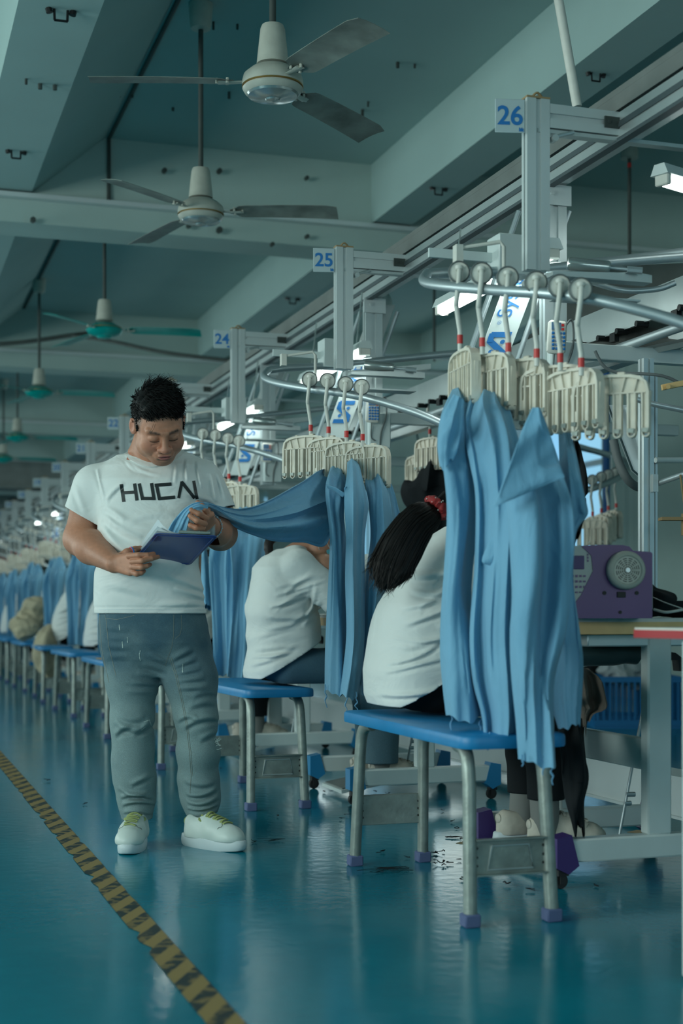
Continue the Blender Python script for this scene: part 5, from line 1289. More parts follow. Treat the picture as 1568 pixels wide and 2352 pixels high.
# ------------------------------------------------------------------ the standing man
LAT0 = (380 - 784) / F * 5.25
man = empty('person', CF(LAT0, 5.25, 0), 'standing person in a white T-shirt with black lettering reading a blue clipboard', 'person', rz=-TH)
def mp(px, py, D):
    return np.array([(px - 784.0) / F * D - LAT0, D - 5.25, CAMH - (py - HOR) / F * D])
HC = mp(364, 977, 5.075); HR = rotm(35, 21, -8)
def build_arms(s):
    # right arm (image left): upper arm, forearm coming forward to the clipboard
    sh, el, wr = mp(213, 1122, 5.27), mp(184, 1238, 5.24), mp(262, 1294, 5.02)
    s.limb(sh, el, .066, .058, .02); s.limb(el, el + (wr - el) * .35, .060, .060, .02); s.limb(el + (wr - el) * .35, wr, .060, .034, .02)
    pe = mp(303, 1296, 4.955)
    def f(*q): return [mp(*p) for p in q]
    fing = [f((296, 1277, 4.95), (318, 1275, 4.925), (338, 1275, 4.93), (353, 1272, 4.945)),
            f((303, 1290, 4.94), (326, 1288, 4.915), (348, 1283, 4.93), (363, 1279, 4.95)),
            f((305, 1302, 4.945), (325, 1303, 4.92), (337, 1300, 4.93), (344, 1297, 4.95)),
            f((300, 1313, 4.96), (314, 1318, 4.94), (324, 1316, 4.945), (330, 1312, 4.96))]
    hand_sdf(s, wr, pe, mp(280, 1290, 4.8) - mp(280, 1290, 5.0), fing, f((272, 1282, 5.02), (292, 1268, 5.02), (310, 1262, 5.03), (330, 1258, 5.05)))
    # left arm (image right): elbow low at the right, forearm towards the camera, hand closed on the cloth
    sh, el, wr = mp(468, 1125, 5.30), mp(506, 1226, 5.33), mp(480, 1208, 5.06)
    s.limb(sh, el, .064, .060, .02); s.limb(el, el + (wr - el) * .4, .060, .055, .02); s.limb(el + (wr - el) * .4, wr, .055, .034, .02)
    pe = mp(470, 1178, 4.985)
    fing = [f((478, 1180, 4.99), (470, 1168, 4.965), (462, 1160, 4.96), (455, 1164, 4.965)),
            f((474, 1190, 4.975), (455, 1180, 4.94), (440, 1172, 4.94), (436, 1173, 4.97)),
            f((470, 1203, 4.97), (452, 1196, 4.93), (438, 1186, 4.935), (433, 1182, 4.96)),
            f((466, 1212, 4.98), (450, 1212, 4.95), (438, 1207, 4.955), (433, 1203, 4.97))]
    hand_sdf(s, wr, mp(468, 1192, 4.985), mp(470, 1190, 4.8) - mp(470, 1190, 5.0), fing, f((480, 1192, 5.03), (474, 1172, 5.02), (462, 1160, 5.0), (454, 1155, 4.985)))
    return (wr, el)
def man_body():
    s = SDF(.02)
    s.chain([mp(302, 1500, 5.25), mp(303, 1650, 5.25), mp(304, 1790, 5.27), mp(311, 1835, 5.28), mp(313, 1880, 5.28)], [.080, .055, .050, .042, .034], .03)
    s.chain([mp(422, 1500, 5.25), mp(451, 1650, 5.24), mp(458, 1790, 5.26), mp(461, 1880, 5.27)], [.080, .055, .046, .034], .03)
    s.stack([.84, .95, 1.15, 1.32, 1.40, 1.43], [-.04, -.04, -.045, -.05, -.05, -.05], [0, -.02, -.02, .0, .02, .02], [.17, .17, .18, .19, .15, .08], [.12, .13, .12, .115, .10, .08], .03)
    sr, sl = mp(215, 1115, 5.27), mp(466, 1118, 5.30)
    s.limb(sr, (-.05, .03, 1.38), .066, .07, .03); s.limb(sl, (-.04, .03, 1.38), .064, .07, .03)
    n0, n1 = mp(352, 1060, 5.26), HC + HR @ np.array((0, .025, -.055))
    s.limb(n0, n1, .074, .066, .02)
    s.ball((nk_x := mp(356, 0, 5.2)[0], -.030, 1.350), (.10, .085, .055), .02)
    s.limb(mp(325, 1060, 5.25), mp(335, 1010, 5.22), .055, .045, .03)
    T = head_sdf(s, HC, HR, 1.06)
    wr = build_arms(s)
    return s, T, wr
sb, TT, WR = man_body()
inv = HR.T
SKIN = np.array(srgb('b0795f')[:3]); LIP = np.array(srgb('a2605a')[:3]); BROW = np.array(srgb('2e2420')[:3]); STUB = np.array(srgb('8f705f')[:3]); RED = np.array(srgb('bf7a66')[:3])
wv1 = waves(3, 16, 25, 90); wv2 = waves(5, 16, 200, 500)
def man_cols(V):
    h = ((V - HC) @ HR) / 1.06; x, y, z = h.T; head = (np.abs(h) < .16).all(1)
    c = np.tile(SKIN, (len(V), 1)) * (1 + .05 * wv1(V) + .03 * wv2(V))[:, None]
    ax = np.abs(x)
    def mixin(m, col):
        nonlocal c; m = np.clip(m, 0, 1)[:, None]; c = c * (1 - m) + col * m
    front = (y < -.04) & head
    mixin(front * np.exp(-((ax - .045) / .022) ** 2 - ((z + .028) / .022) ** 2) * .5, RED)
    mixin(front * np.exp(-(x / .016) ** 2 - ((z + .032) / .014) ** 2) * .7, RED * .95)
    mixin(front * .45 * np.exp(-(ax / .042) ** 4) * np.exp(-((z + .075) / .022) ** 4) * (np.abs(z + .0625) > .008), STUB)
    lipm = front * (y < -.085) * np.clip(1.25 - (ax / .021) ** 2 - ((z + .0625) / .0085) ** 2, 0, 1) * 2.2
    mixin(lipm, LIP)
    mixin(front * (y < -.088) * np.exp(-((z + .0622) / .0014) ** 2) * (ax < .021) * .8, BROW * .7)
    by = .0235 + .0035 * np.clip((ax - .014) / .03, 0, 1) - .0016 * (np.clip(ax - .040, 0, 1) * 100)
    mixin(front * np.exp(-((z - by) / .0048) ** 4) * np.clip((ax - .012) * 200, 0, 1) * np.clip((.052 - ax) * 150, 0, 1) * (.75 + .15 * wv2(V * 1.7)), BROW)
    ly = -.0075 - .0028 * (1 - ((ax - .031) / .015) ** 2)
    mixin(front * np.exp(-((z - ly) / .0021) ** 2) * (np.abs(ax - .031) < .0155) * .95, BROW * .25)
    mixin(head * (y > -.035) * (z > .0) * (ax > .05) * .0, BROW)
    # short-cropped temples
    mixin(head * np.clip((y + .055) * 60, 0, 1) * np.clip((z + .005) * 60, 0, 1) * (ax < .0825) * .75, BROW * .45)
    ear = head * (ax > .082)
    mixin(ear * .45, RED)
    return np.clip(c, .002, 1)
a = HC - .15; b_ = HC + .15
pieces = []
mn = np.array([-.36, -.42, .02]); mxx = np.array([.34, .26, 1.62])
# head + neck fine, hands fine, the rest coarser; boxes share the same field so they meet without a step
zc = 1.385
pieces.append(sb.mesh(np.array([HC[0] - .13, HC[1] - .17, 1.31]), np.array([HC[0] + .13, HC[1] + .19, HC[2] + .15]), .0021))
hl = mp(262, 1294, 5.02); hr_ = mp(487, 1215, 5.1)
pieces.append(sb.mesh(np.array([hl[0] - .02, hl[1] - .16, hl[2] - .10]), np.array([hl[0] + .20, hl[1] + .10, hl[2] + .10]), .0021))
pieces.append(sb.mesh(np.array([mp(425, 1200, 5)[0] - .02, hr_[1] - .20, hr_[2] - .06]), np.array([mp(487, 1200, 5)[0] + .01, hr_[1] + .02, hr_[2] + .12]), .0021))
pieces.append(sb.mesh(np.array([-.42, -.30, .06]), np.array([hl[0] - .018, .20, 1.44]), .0046))
pieces.append(sb.mesh(np.array([mp(487, 1200, 5)[0] + .008, -.25, 1.0]), np.array([.33, .22, 1.44]), .0046))
pieces.append(sb.mesh(np.array([-.34, -.06, .06]), np.array([.32, .20, zc + .004]), .008))
body = npobj('body', pieces, 'skin', man, cols=man_cols)

# hair: a cropped cap with thousands of short tufts
def on_head(p): return HC + HR @ (np.array(p, float) * 1.06)
hs = SDF(.012); hs.ball(on_head((0, .020, .040)), (.0885, .107, .098), rot=HR); hs.ball(on_head((.0, -.045, .088)), (.066, .05, .032), .03, rot=HR)
# hairline: remove everything in front of and below a tilted plane, keep sideburns
hs.plane(on_head((0, -.062, .052)), HR @ np.array((0, -1.0, -.55)), .008)
hs.plane(on_head((0, .02, -.03)), HR @ np.array((0, -.42, -1.0)), .01)
for q in (-1, 1):
    hs.ball(on_head((q * .092, .004, -.012)), (.030, .030, .046), .006, op=2, rot=HR)
    hs.limb(on_head((q * .0775, -.030, .02)), on_head((q * .0775, -.026, -.012)), .0055, .002, .006)
hw = waves(31, 20, 60, 160, (1, 1, .4)); hs.warp(lambda X: .0030 * np.abs(hw(X)) - .001)
hv, hf = hs.mesh(HC - .17, HC + .18, .0032)
hair = npobj('hair', [(hv, hf)], 'hair', man)
rn = random.Random(8); tf = MB()
cand = hv[::1]; hh = ((cand - HC) @ HR) / 1.06
top = np.nonzero((hh[:, 2] > -.03))[0]; cn = on_head((0, .02, .03))
sel = [top[rn.randrange(len(top))] for _ in range(5200)]
for i in sel:
    p = cand[i]; h = hh[i]; nrm = p - cn; nrm /= np.linalg.norm(nrm)
    up = np.clip((h[2] - .05) / .06, 0, 1); ln = (.009 + .034 * up) * rn.uniform(.6, 1.25)
    flow = HR @ np.array((.55 - 4 * h[0] * 0, -.75 * (1 if h[1] < .03 else .1), -.15)); 
    d = nrm * (.26 + .22 * rn.random() + .25 * (h[2] > .11)) + flow * (.95 * up + .15) + np.array((0, 0, -.35)) * (1 - up) + np.array([rn.uniform(-.3, .3) for _ in range(3)])
    d /= np.linalg.norm(d); q = Vector(p - nrm * .003); d = Vector(d); n_ = Vector(nrm)
    tf.tube([q, q + d * ln * .55 + n_ * .002, q + d * ln - n_ * ln * .12], [.0014, .0012, .0002], 4, cap=False)
for i in range(26):                                   # the few stray hairs standing up at the crown
    p = Vector(on_head((rn.uniform(-.05, .06), rn.uniform(-.03, .08), .125))); d = Vector((rn.uniform(-.7, .9), 0, 1)).normalized()
    tf.tube(svec([p, p + d * .018, p + d * .028 + Vector((rn.uniform(-.02, .03), 0, -.002 + .008 * rn.random()))], 7), .0004, 4)
for (x0, z0) in ((-.030, .058), (-.036, .06)):
    p = Vector(on_head((x0, -.095, z0))); e = Vector(on_head((x0 - .018, -.108, z0 - .026)))
    tf.tube(svec([p, p.lerp(e, .5) + Vector((.004, -.004, 0)), e], 7), [.0005] * 4 + [.0004] * 2 + [.0002], 4)
obj('hair_tufts', tf, 'hair', hair)
# watch chain, ring, nails
wr_, el_ = WR
def band(c, ax, r, m, name, par, thick=.0025, n=26, fl=1.0):
    ax = Vector(ax).normalized(); a_ = ax.orthogonal().normalized(); b2 = ax.cross(a_); mb = MB()
    pts = [Vector(c) + (a_ * math.cos(q * 2 * PI / n) + b2 * math.sin(q * 2 * PI / n)) * r for q in range(n)]
    for i, p in enumerate(pts): mb.sphere(p, thick * (1.0 if i % 2 else .75), 8)
    return obj(name, mb, m, par)
band(wr_ + (el_ - wr_) * .10, el_ - wr_, .041, 'silver', 'bracelet', man, .0042, 34)
ax = Vector(el_ - wr_).normalized(); wc = Vector(wr_ + (el_ - wr_) * .08)
obj('watch', MB().lathe([(.004, 0), (.017, 0), (.0185, .003), (.0185, .007), (.015, .009), (.004, .009)], wc + Vector((-.004, -.037, -.012)), n=24, rot=Vector((.1, -1, -.3)).to_track_quat('Z', 'Y').to_matrix()), 'silver', man)
def ringm(c, ax, r, m, nm, t=.003):
    ax = Vector(ax).normalized(); a_ = ax.orthogonal().normalized(); b2 = ax.cross(a_)
    return obj(nm, MB().tube([Vector(c) + (a_ * math.cos(q * 2 * PI / 20) + b2 * math.sin(q * 2 * PI / 20)) * r for q in range(21)], t, 6), m, man)
c0 = mp(304, 1265, 5.01); ringm(c0, mp(314, 1261, 5.02) - mp(300, 1266, 5.01), .0125, 'blue_ink', 'coiled_ring'); ringm(c0 + np.array((-.003, 0, 0)), mp(314, 1261, 5.02) - mp(300, 1266, 5.01), .0128, 'red', 'coiled_ring', .002)
def nail(p, d, n):
    d = Vector(d).normalized(); n = Vector(n).normalized(); s_ = d.cross(n)
    mb = MB(); p = Vector(p) + n * .0070
    mb.sphere(p, .0055, 10, (1, 1, 1)); 
    for i, v in enumerate(mb.v):
        q = Vector(v) - p; q = d * q.dot(d) * 1.15 + s_ * q.dot(s_) * .95 + n * q.dot(n) * .35; mb.v[i] = tuple(p + q)
    return mb
nl = MB()
for tip, prev in (((353, 1272, 4.945), (338, 1275, 4.93)), ((363, 1279, 4.95), (348, 1283, 4.93)), ((455, 1164, 4.965), (462, 1160, 4.96)), ((433, 1182, 4.96), (438, 1186, 4.935)), ((433, 1203, 4.97), (438, 1207, 4.955))):
    t_ = mp(*tip); n2 = nail(t_, t_ - mp(*prev), (0.05, -1, .25)); nl.add(n2.v, n2.f)
obj('fingernails', nl, 'nail', man)

# ---- T-shirt
def man_shirt():
    s = SDF(.03)
    z = [.78, .92, 1.02, 1.10, 1.18, 1.26, 1.33, 1.385, 1.42]
    xl = [mp(222, 0, 5.25)[0], mp(224, 0, 5.25)[0], mp(227, 0, 5.25)[0], mp(229, 0, 5.25)[0], mp(228, 0, 5.25)[0], mp(222, 0, 5.25)[0], mp(222, 0, 5.25)[0], mp(240, 0, 5.25)[0], mp(270, 0, 5.25)[0]]
    xr = [mp(474, 0, 5.25)[0], mp(468, 0, 5.25)[0], mp(460, 0, 5.25)[0], mp(464, 0, 5.25)[0], mp(474, 0, 5.25)[0], mp(484, 0, 5.25)[0], mp(478, 0, 5.25)[0], mp(462, 0, 5.25)[0], mp(430, 0, 5.25)[0]]
    cx = [(p + q) / 2 for p, q in zip(xl, xr)]; rx = [(q - p) / 2 for p, q in zip(xl, xr)]
    s.stack(z, cx, [.0, -.015, -.03, -.035, -.025, -.01, .0, .01, .02], rx, [.150, .155, .165, .165, .16, .15, .14, .11, .075], .03, p=2.25)
    nk = mp(352, 1058, 5.24)
    # shoulders slope from the neck to the sleeve heads, sleeves
    for sd, sh, e1 in ((-1, mp(217, 1117, 5.27), mp(187, 1196, 5.25)), (1, mp(466, 1112, 5.29), mp(499, 1180, 5.30))):
        s.limb((nk[0] + sd * .085, .03, 1.385), sh + np.array((-sd * .02, 0, .0)), .050, .072, .04)
        e2 = e1 + (e1 - sh) * .35
        s.limb(sh, e2, .077, .068 if sd < 0 else .064, .035)
    # cut the hems and the neck opening after hollowing the cloth to a thin layer
    d1 = mp(187, 1188, 5.25) - mp(206, 1092, 5.27); d2 = mp(503, 1174, 5.30) - mp(480, 1092, 5.29)
    W1 = waves(71, 12, 5, 14, (1, 1, 2.0)); W2 = waves(73, 14, 12, 30, (1, 1, 1.6))
    ar, al = mp(238, 1155, 5.13), mp(490, 1150, 5.14)
    FL = [(mp(240, 1148, 5.10), mp(285, 1108, 5.11), .010, .008, .005), (mp(237, 1160, 5.10), mp(290, 1195, 5.09), .013, .007, .0), (mp(240, 1180, 5.12), mp(330, 1235, 5.08), .018, .010, -.01),
          (mp(236, 1205, 5.12), mp(300, 1275, 5.08), .016, .009, -.01), (mp(300, 1195, 5.09), mp(400, 1180, 5.08), .016, .005, .01), (mp(262, 1175, 5.1), mp(400, 1225, 5.08), .018, .006, -.02),
          (mp(285, 1050, 5.15), mp(330, 1085, 5.12), .007, .004, -.01), (mp(300, 1060, 5.14), mp(370, 1090, 5.12), .007, .005, -.012), (mp(405, 1060, 5.14), mp(402, 1110, 5.12), .006, .006, 0), (mp(425, 1050, 5.16), mp(430, 1105, 5.13), .006, .007, 0), (mp(448, 1052, 5.17), mp(462, 1120, 5.14), .006, .006, 0),
          (mp(222, 1075, 5.19), mp(240, 1150, 5.13), .006, .006, .0), (mp(170, 1110, 5.2), mp(200, 1180, 5.2), .012, .005, .0), (mp(484, 1085, 5.2), mp(494, 1150, 5.16), .007, .006, 0), (mp(500, 1085, 5.24), mp(520, 1150, 5.24), .008, .006, 0),
          (mp(380, 1320, 5.08), mp(470, 1355, 5.12), .012, .006, .0), (mp(400, 1350, 5.09), mp(468, 1372, 5.12), .012, .006, .0), (mp(250, 1340, 5.10), mp(340, 1365, 5.09), .015, .004, 0), (mp(360, 1390, 5.09), mp(455, 1385, 5.11), .012, .005, 0), (mp(430, 1130, 5.11), mp(488, 1150, 5.13), .010, .006, 0)]
    def wrp(X):
        low = np.clip((1.32 - X[:, 2]) / .3, .15, 1)
        d = -.0055 * W1(X) * low - .0022 * W2(X)
        for (a_, b2, w_, h_, bd) in FL: d = d + fold2(X, a_, b2, w_ * .85, h_ * 1.1, bd, near=(0, 1, 0, .06))
        d = d - .0016 * (np.abs(X[:, 2] - .868) < .0022) * -1
        return d
    s.warp(wrp)
    s.p.append((4, .009, None, None))
    s.plane(mp(187, 1183, 5.25) , d1 + np.array((-.02, 0, 0)), .002); 
    return s, d1, d2
def trimmed(V, Fc, gone, snap, lim=.009):
    """remove the faces 'gone' and pull the new border onto the clean cut"""
    V = V.copy(); a_ = np.zeros(len(V), bool); b_ = np.zeros(len(V), bool); a_[Fc[gone].ravel()] = 1; b_[Fc[~gone].ravel()] = 1
    i = np.nonzero(a_ & b_)[0]; nv = snap(V[i]); ok = np.linalg.norm(nv - V[i], axis=1) < lim; V[i[ok]] = nv[ok]
    return V, Fc[~gone]
def cut(V, Fc, tests):
    """drop faces on the wrong side of local half-spaces: (point, normal, centre, radius)"""
    for (o, n, cc, r, *lim_) in tests:
        c = V[Fc].mean(1); n = np.array(n, float) / np.linalg.norm(n)
        g = (((c - o) @ n) > 0) & (np.linalg.norm(c - cc, axis=1) < r)
        if lim_: g &= (c[:, 0] * lim_[0] < lim_[1])
        V, Fc = trimmed(V, Fc, g, lambda X: X - np.outer((X - o) @ n, n))
    return V, Fc
ss, d1, d2 = man_shirt(); ss.p.pop()                   # hems are cut on the mesh instead
ss.p.pop()
v, f = ss.mesh(np.array([-.46, -.24, .74]), np.array([.33, .22, 1.50]), .0042)
e1 = mp(187, 1186, 5.25); e2 = mp(503, 1172, 5.30)
nk = mp(352, 1040, 5.20)
h_ = np.array([0, 0, -1.0])
v, f = cut(v, f, [(np.array([0, 0, .846]), h_, np.array([-.04, 0, .84]), .40),
                  (mp(187, 1184, 5.25), np.array((-.50, .0, -.86)), e1 + np.array((0, 0, -.05)), .17, 1, mp(229, 0, 5.25)[0]),
                  (mp(503, 1172, 5.30), np.array((.30, 0, -.95)), e2 + np.array((.02, 0, -.06)), .16, -1, -mp(484, 0, 5.25)[0])])
# neck opening: an ellipse round the neck, its rim followed by a ribbed collar
c = v[f].mean(1); NC = mp(356, 1046, 5.245); NRX, NRY = .090, .092
bvh0 = BVHTree.FromPolygons([tuple(p) for p in v], [tuple(p) for p in f])
q = c - NC; keep = ~(((q[:, 0] / NRX) ** 2 + (q[:, 1] / NRY) ** 2 < 1) & (c[:, 2] > 1.30))
f = f[keep]
shirt = npobj('t_shirt', [(v, f)], 'tshirt', man)
sm = shirt.modifiers.new('thickness', 'SOLIDIFY'); sm.thickness = .003; sm.offset = -1
bvh_s = BVHTree.FromPolygons([tuple(p) for p in v], [tuple(p) for p in f])
cp = []; cpo = []; cpi = []
for i in range(40):
    a_ = 2 * PI * i / 40
    hs_ = [bvh0.ray_cast(Vector((NC[0] + NRX * k_ * math.cos(a_), NC[1] + NRY * k_ * math.sin(a_), 1.7)), Vector((0, 0, -1)))[0] for k_ in (1.04, 1.17, .96)]
    if all(q_ is not None for q_ in hs_): cp.append(hs_[0]); cpo.append(hs_[1]); cpi.append(hs_[2])
cl = MB(); n_c = len(cp); cc_ = Vector(NC)
for i in range(n_c):
    p = cp[i]; rad = Vector((p.x - cc_.x, p.y - cc_.y, 0)).normalized(); t_ = (cp[(i + 1) % n_c] - cp[i - 1]).normalized(); up_ = t_.cross(rad); up_ = up_ if up_.z > 0 else -up_
    po_, pi_ = cpo[i], cpi[i]; nn_ = Vector((0, 0, .5)) + rad * (.5 if p.y < cc_.y else .1)
    cl.v += [tuple(po_ + nn_ * .001), tuple(po_ + nn_ * .009), tuple(pi_ + nn_ * .012), tuple(pi_ - rad * .004 + nn_ * .004), tuple(pi_ - rad * .001 - nn_ * .006)]
cl.f = [(i * 5 + j, i * 5 + (j + 1) % 5, ((i + 1) % n_c) * 5 + (j + 1) % 5, ((i + 1) % n_c) * 5 + j) for i in range(n_c) for j in range(5)]
obj('collar', cl, 'tshirt', shirt)
# printed lettering laid on the cloth
def decal(strokes, wd, bvh, m, name, par, off=.0022, seg=10, jit=0):
    mb = MB(); o = Vector((-LAT0, -5.25, CAMH)); rn = random.Random(3)
    for st in strokes:
        (x0, y0), (x1, y1) = st[0], st[1]; w2 = (st[2] if len(st) > 2 else wd) / 2; L_ = math.hypot(x1 - x0, y1 - y0); nx_, ny_ = -(y1 - y0) / L_, (x1 - x0) / L_
        n = max(2, int(L_ / 2.2)); vs = []
        for i in range(n + 1):
            t = i / n
            for j in range(5):
                s_ = -w2 + 2 * w2 * j / 4 + (rn.uniform(-jit, jit) if j in (0, 4) else 0); px, py = x0 + (x1 - x0) * t + nx_ * s_, y0 + (y1 - y0) * t + ny_ * s_
                h = bvh.ray_cast(o, (Vector(mp(px, py, 5.0)) - o).normalized())
                if h[0] is None: vs.append(None)
                else: vs.append(h[0] + (o - h[0]).normalized() * off)
        ok = lambda q: all(vs[k] is not None for k in q)
        idx = {}; base = []
        for k, p in enumerate(vs):
            if p is not None: idx[k] = len(base); base.append(p)
        fs = [tuple(idx[k] for k in q) for i in range(n) for j in range(4) for q in [(i * 5 + j, i * 5 + j + 1, (i + 1) * 5 + j + 1, (i + 1) * 5 + j)] if ok(q)]
        mb.add(base, fs)
    return obj(name, mb, m, par)
def z6(x, y): return (130 + x / 3.564, 860 + y / 3.564)
STR = [((528, 898), (549, 1043), 24), ((637, 893), (657, 1032), 24), ((532, 970), (650, 962), 22), ((675, 893), (704, 1028), 24), ((692, 1015), (808, 1016), 24), ((776, 890), (797, 1026), 24),
       ((802, 908), (940, 897), 24), ((815, 898), (842, 1026), 24), ((832, 1018), (970, 1004), 24), ((1026, 876), (998, 1013), 22), ((1022, 878), (1130, 1014), 24), ((1122, 870), (1150, 1020), 22)]
decal([(z6(*a_), z6(*b2), w_ * 1.12 / 3.564) for a_, b2, w_ in STR], 6, bvh_s, 'print', 'printed_lettering', shirt)
decal([((226, 1400), (470, 1401), 1.0)], 1, bvh_s, 'sole', 'hem_stitching', shirt, off=.001)

# ---- jeans
def man_jeans():
    s = SDF(.03)
    s.stack([.62, .68, .74, .80, .86, .90], [mp(366, 0, 5.25)[0], mp(358, 0, 5.25)[0], mp(354, 0, 5.25)[0], mp(352, 0, 5.25)[0], mp(350, 0, 5.25)[0], mp(350, 0, 5.25)[0]], [.0, 0, 0, 0, -.01, -.015], [.150, .190, .203, .200, .188, .180], [.07, .12, .145, .15, .145, .14], .05)
    Lg = [mp(302, 1500, 5.25), mp(303, 1560, 5.24), mp(303, 1650, 5.23), mp(304, 1730, 5.25), mp(304, 1790, 5.27), mp(311, 1835, 5.28), mp(313, 1872, 5.28)]
    s.chain(Lg, [.100, .093, .074, .072, .069, .062, .052], .03)
    Rg = [mp(422, 1500, 5.25), mp(438, 1560, 5.23), mp(451, 1650, 5.22), mp(455, 1730, 5.24), mp(458, 1790, 5.26), mp(460, 1830, 5.27), mp(461, 1858, 5.27)]
    s.chain(Rg, [.098, .094, .076, .070, .064, .060, .053], .03)
    W1 = waves(81, 14, 7, 20, (1, 1, 1.6)); W2 = waves(83, 14, 18, 45, (.7, .7, 1.6))
    FL = []
    def fl(x0, y0, x1, y1, w_=.010, h_=.010, bd=0, D=5.14): FL.append((mp(x0, y0, D), mp(x1, y1, D), w_, h_, bd))
    fl(262, 1655, 320, 1672, .012, .012, -.012); fl(300, 1685, 345, 1655, .010, .013, -.006); fl(258, 1690, 300, 1665, .010, .010, .006); fl(270, 1640, 330, 1648, .012, .007, -.01)
    fl(405, 1655, 455, 1648, .011, .011, .012); fl(420, 1670, 497, 1650, .011, .012, .014); fl(430, 1625, 492, 1615, .012, .007, .01); fl(455, 1700, 496, 1680, .01, .006, 0); fl(440, 1600, 490, 1590, .012, .005, .01)
    fl(272, 1808, 340, 1822, .008, .012, -.014, 5.20); fl(276, 1830, 350, 1836, .009, .016, .012, 5.20); fl(278, 1850, 352, 1850, .008, .014, .014, 5.20); fl(300, 1800, 346, 1780, .009, .009, 0, 5.2); fl(279, 1868, 345, 1874, .007, .010, .010, 5.2)
    fl(425, 1822, 497, 1812, .009, .014, -.012, 5.20); fl(427, 1840, 500, 1832, .009, .015, -.014, 5.20); fl(428, 1855, 498, 1848, .007, .012, -.01, 5.20); fl(420, 1790, 490, 1800, .010, .008, -.01, 5.18)
    for i in range(5): fl(388 - 8 * i, 1528 + 16 * i, 340 - 14 * i, 1500 + 22 * i, .010, .006, 0, 5.12); fl(392 + 4 * i, 1515 + 16 * i, 440 + 10 * i, 1490 + 22 * i, .010, .007, 0, 5.12)
    for i in range(4): fl(240, 1440 + 22 * i, 300, 1446 + 20 * i, .012, .004, 0, 5.12)
    def wrp(X):
        low = np.clip((.60 - X[:, 2]) / .25, .25, 1)
        d = -.0035 * W1(X) * low - .0022 * W2(X) * low
        for q in FL: d = d + fold2(X, *q[:4], q[4], near=(0, 1, 0, .04))
        return d
    s.warp(wrp); return s
js = man_jeans()
vj, fj = js.mesh(np.array([-.32, -.24, .06]), np.array([.26, .24, .96]), .0044)
c = vj[fj].mean(1)
kl = (c[:, 0] < (mp(375, 0, 5.25)[0])) & (c[:, 2] < .085 + .10 * (c[:, 1] + .05)); kr = (c[:, 0] >= (mp(375, 0, 5.25)[0])) & (c[:, 2] < .100 + .12 * (c[:, 0] - .10) + .10 * (c[:, 1] + .05)); kt = c[:, 2] > .90
def snj(X):
    X = X.copy(); L_ = X[:, 0] < mp(375, 0, 5.25)[0]; lo_ = X[:, 2] < .5
    X[:, 2] = np.where(lo_, np.where(L_, .085 + .10 * (X[:, 1] + .05), .100 + .12 * (X[:, 0] - .10) + .10 * (X[:, 1] + .05)), .90); return X
vj, fj = trimmed(vj, fj, kl | kr | kt, snj)
jeans = npobj('jeans', [(vj, fj)], 'denim', man)
sm = jeans.modifiers.new('thickness', 'SOLIDIFY'); sm.thickness = .004; sm.offset = -1
bvh_j = BVHTree.FromPolygons([tuple(p) for p in vj], [tuple(p) for p in fj])
def zj(x, y): return (180 + x / 3.733, 1380 + y / 3.733)
def poly(*pts): return [(zj(*pts[i]), zj(*pts[i + 1])) for i in range(len(pts) - 1)]
decal(poly((780, 490), (830, 640), (880, 850), (925, 1080), (950, 1300), (965, 1500), (955, 1650)) + poly((795, 485), (845, 640), (893, 850), (938, 1080), (963, 1300), (978, 1500)) + poly((818, 120), (815, 300), (800, 400), (740, 560)) + poly((882, 120), (885, 230), (870, 290), (830, 325)) + poly((225, 118), (232, 150), (330, 160), (480, 125)) + poly((178, 120), (200, 420), (260, 700)) + poly((235, 150), (258, 380), (320, 640)), .9, bvh_j, 'stitch', 'seam_stitching', jeans, off=.0012)
decal(poly((530, 425), (522, 460), (530, 515)) + poly((348, 205), (356, 255)) + poly((375, 350), (380, 405)) + poly((895, 540), (892, 615)) + poly((418, 310), (422, 360)) + poly((560, 1040), (610, 1020), (625, 1070)) + poly((540, 1110), (575, 1080)), 1.6, bvh_j, 'whisk', 'frayed_marks', jeans, off=.0012, jit=.5)
fr = MB(); rn = random.Random(5)
for i in range(11):
    p = Vector(mp(495 + rn.uniform(-4, 1), 1712 + rn.uniform(-12, 10), 5.2)); fr.tube(svec([p, p + Vector((.006, -.004, rn.uniform(-.01, .012))), p + Vector((.014 + .008 * rn.random(), -.006, rn.uniform(-.014, .016)))], 7), .0008, 4)
obj('frayed_hole', fr, 'whisk', jeans)

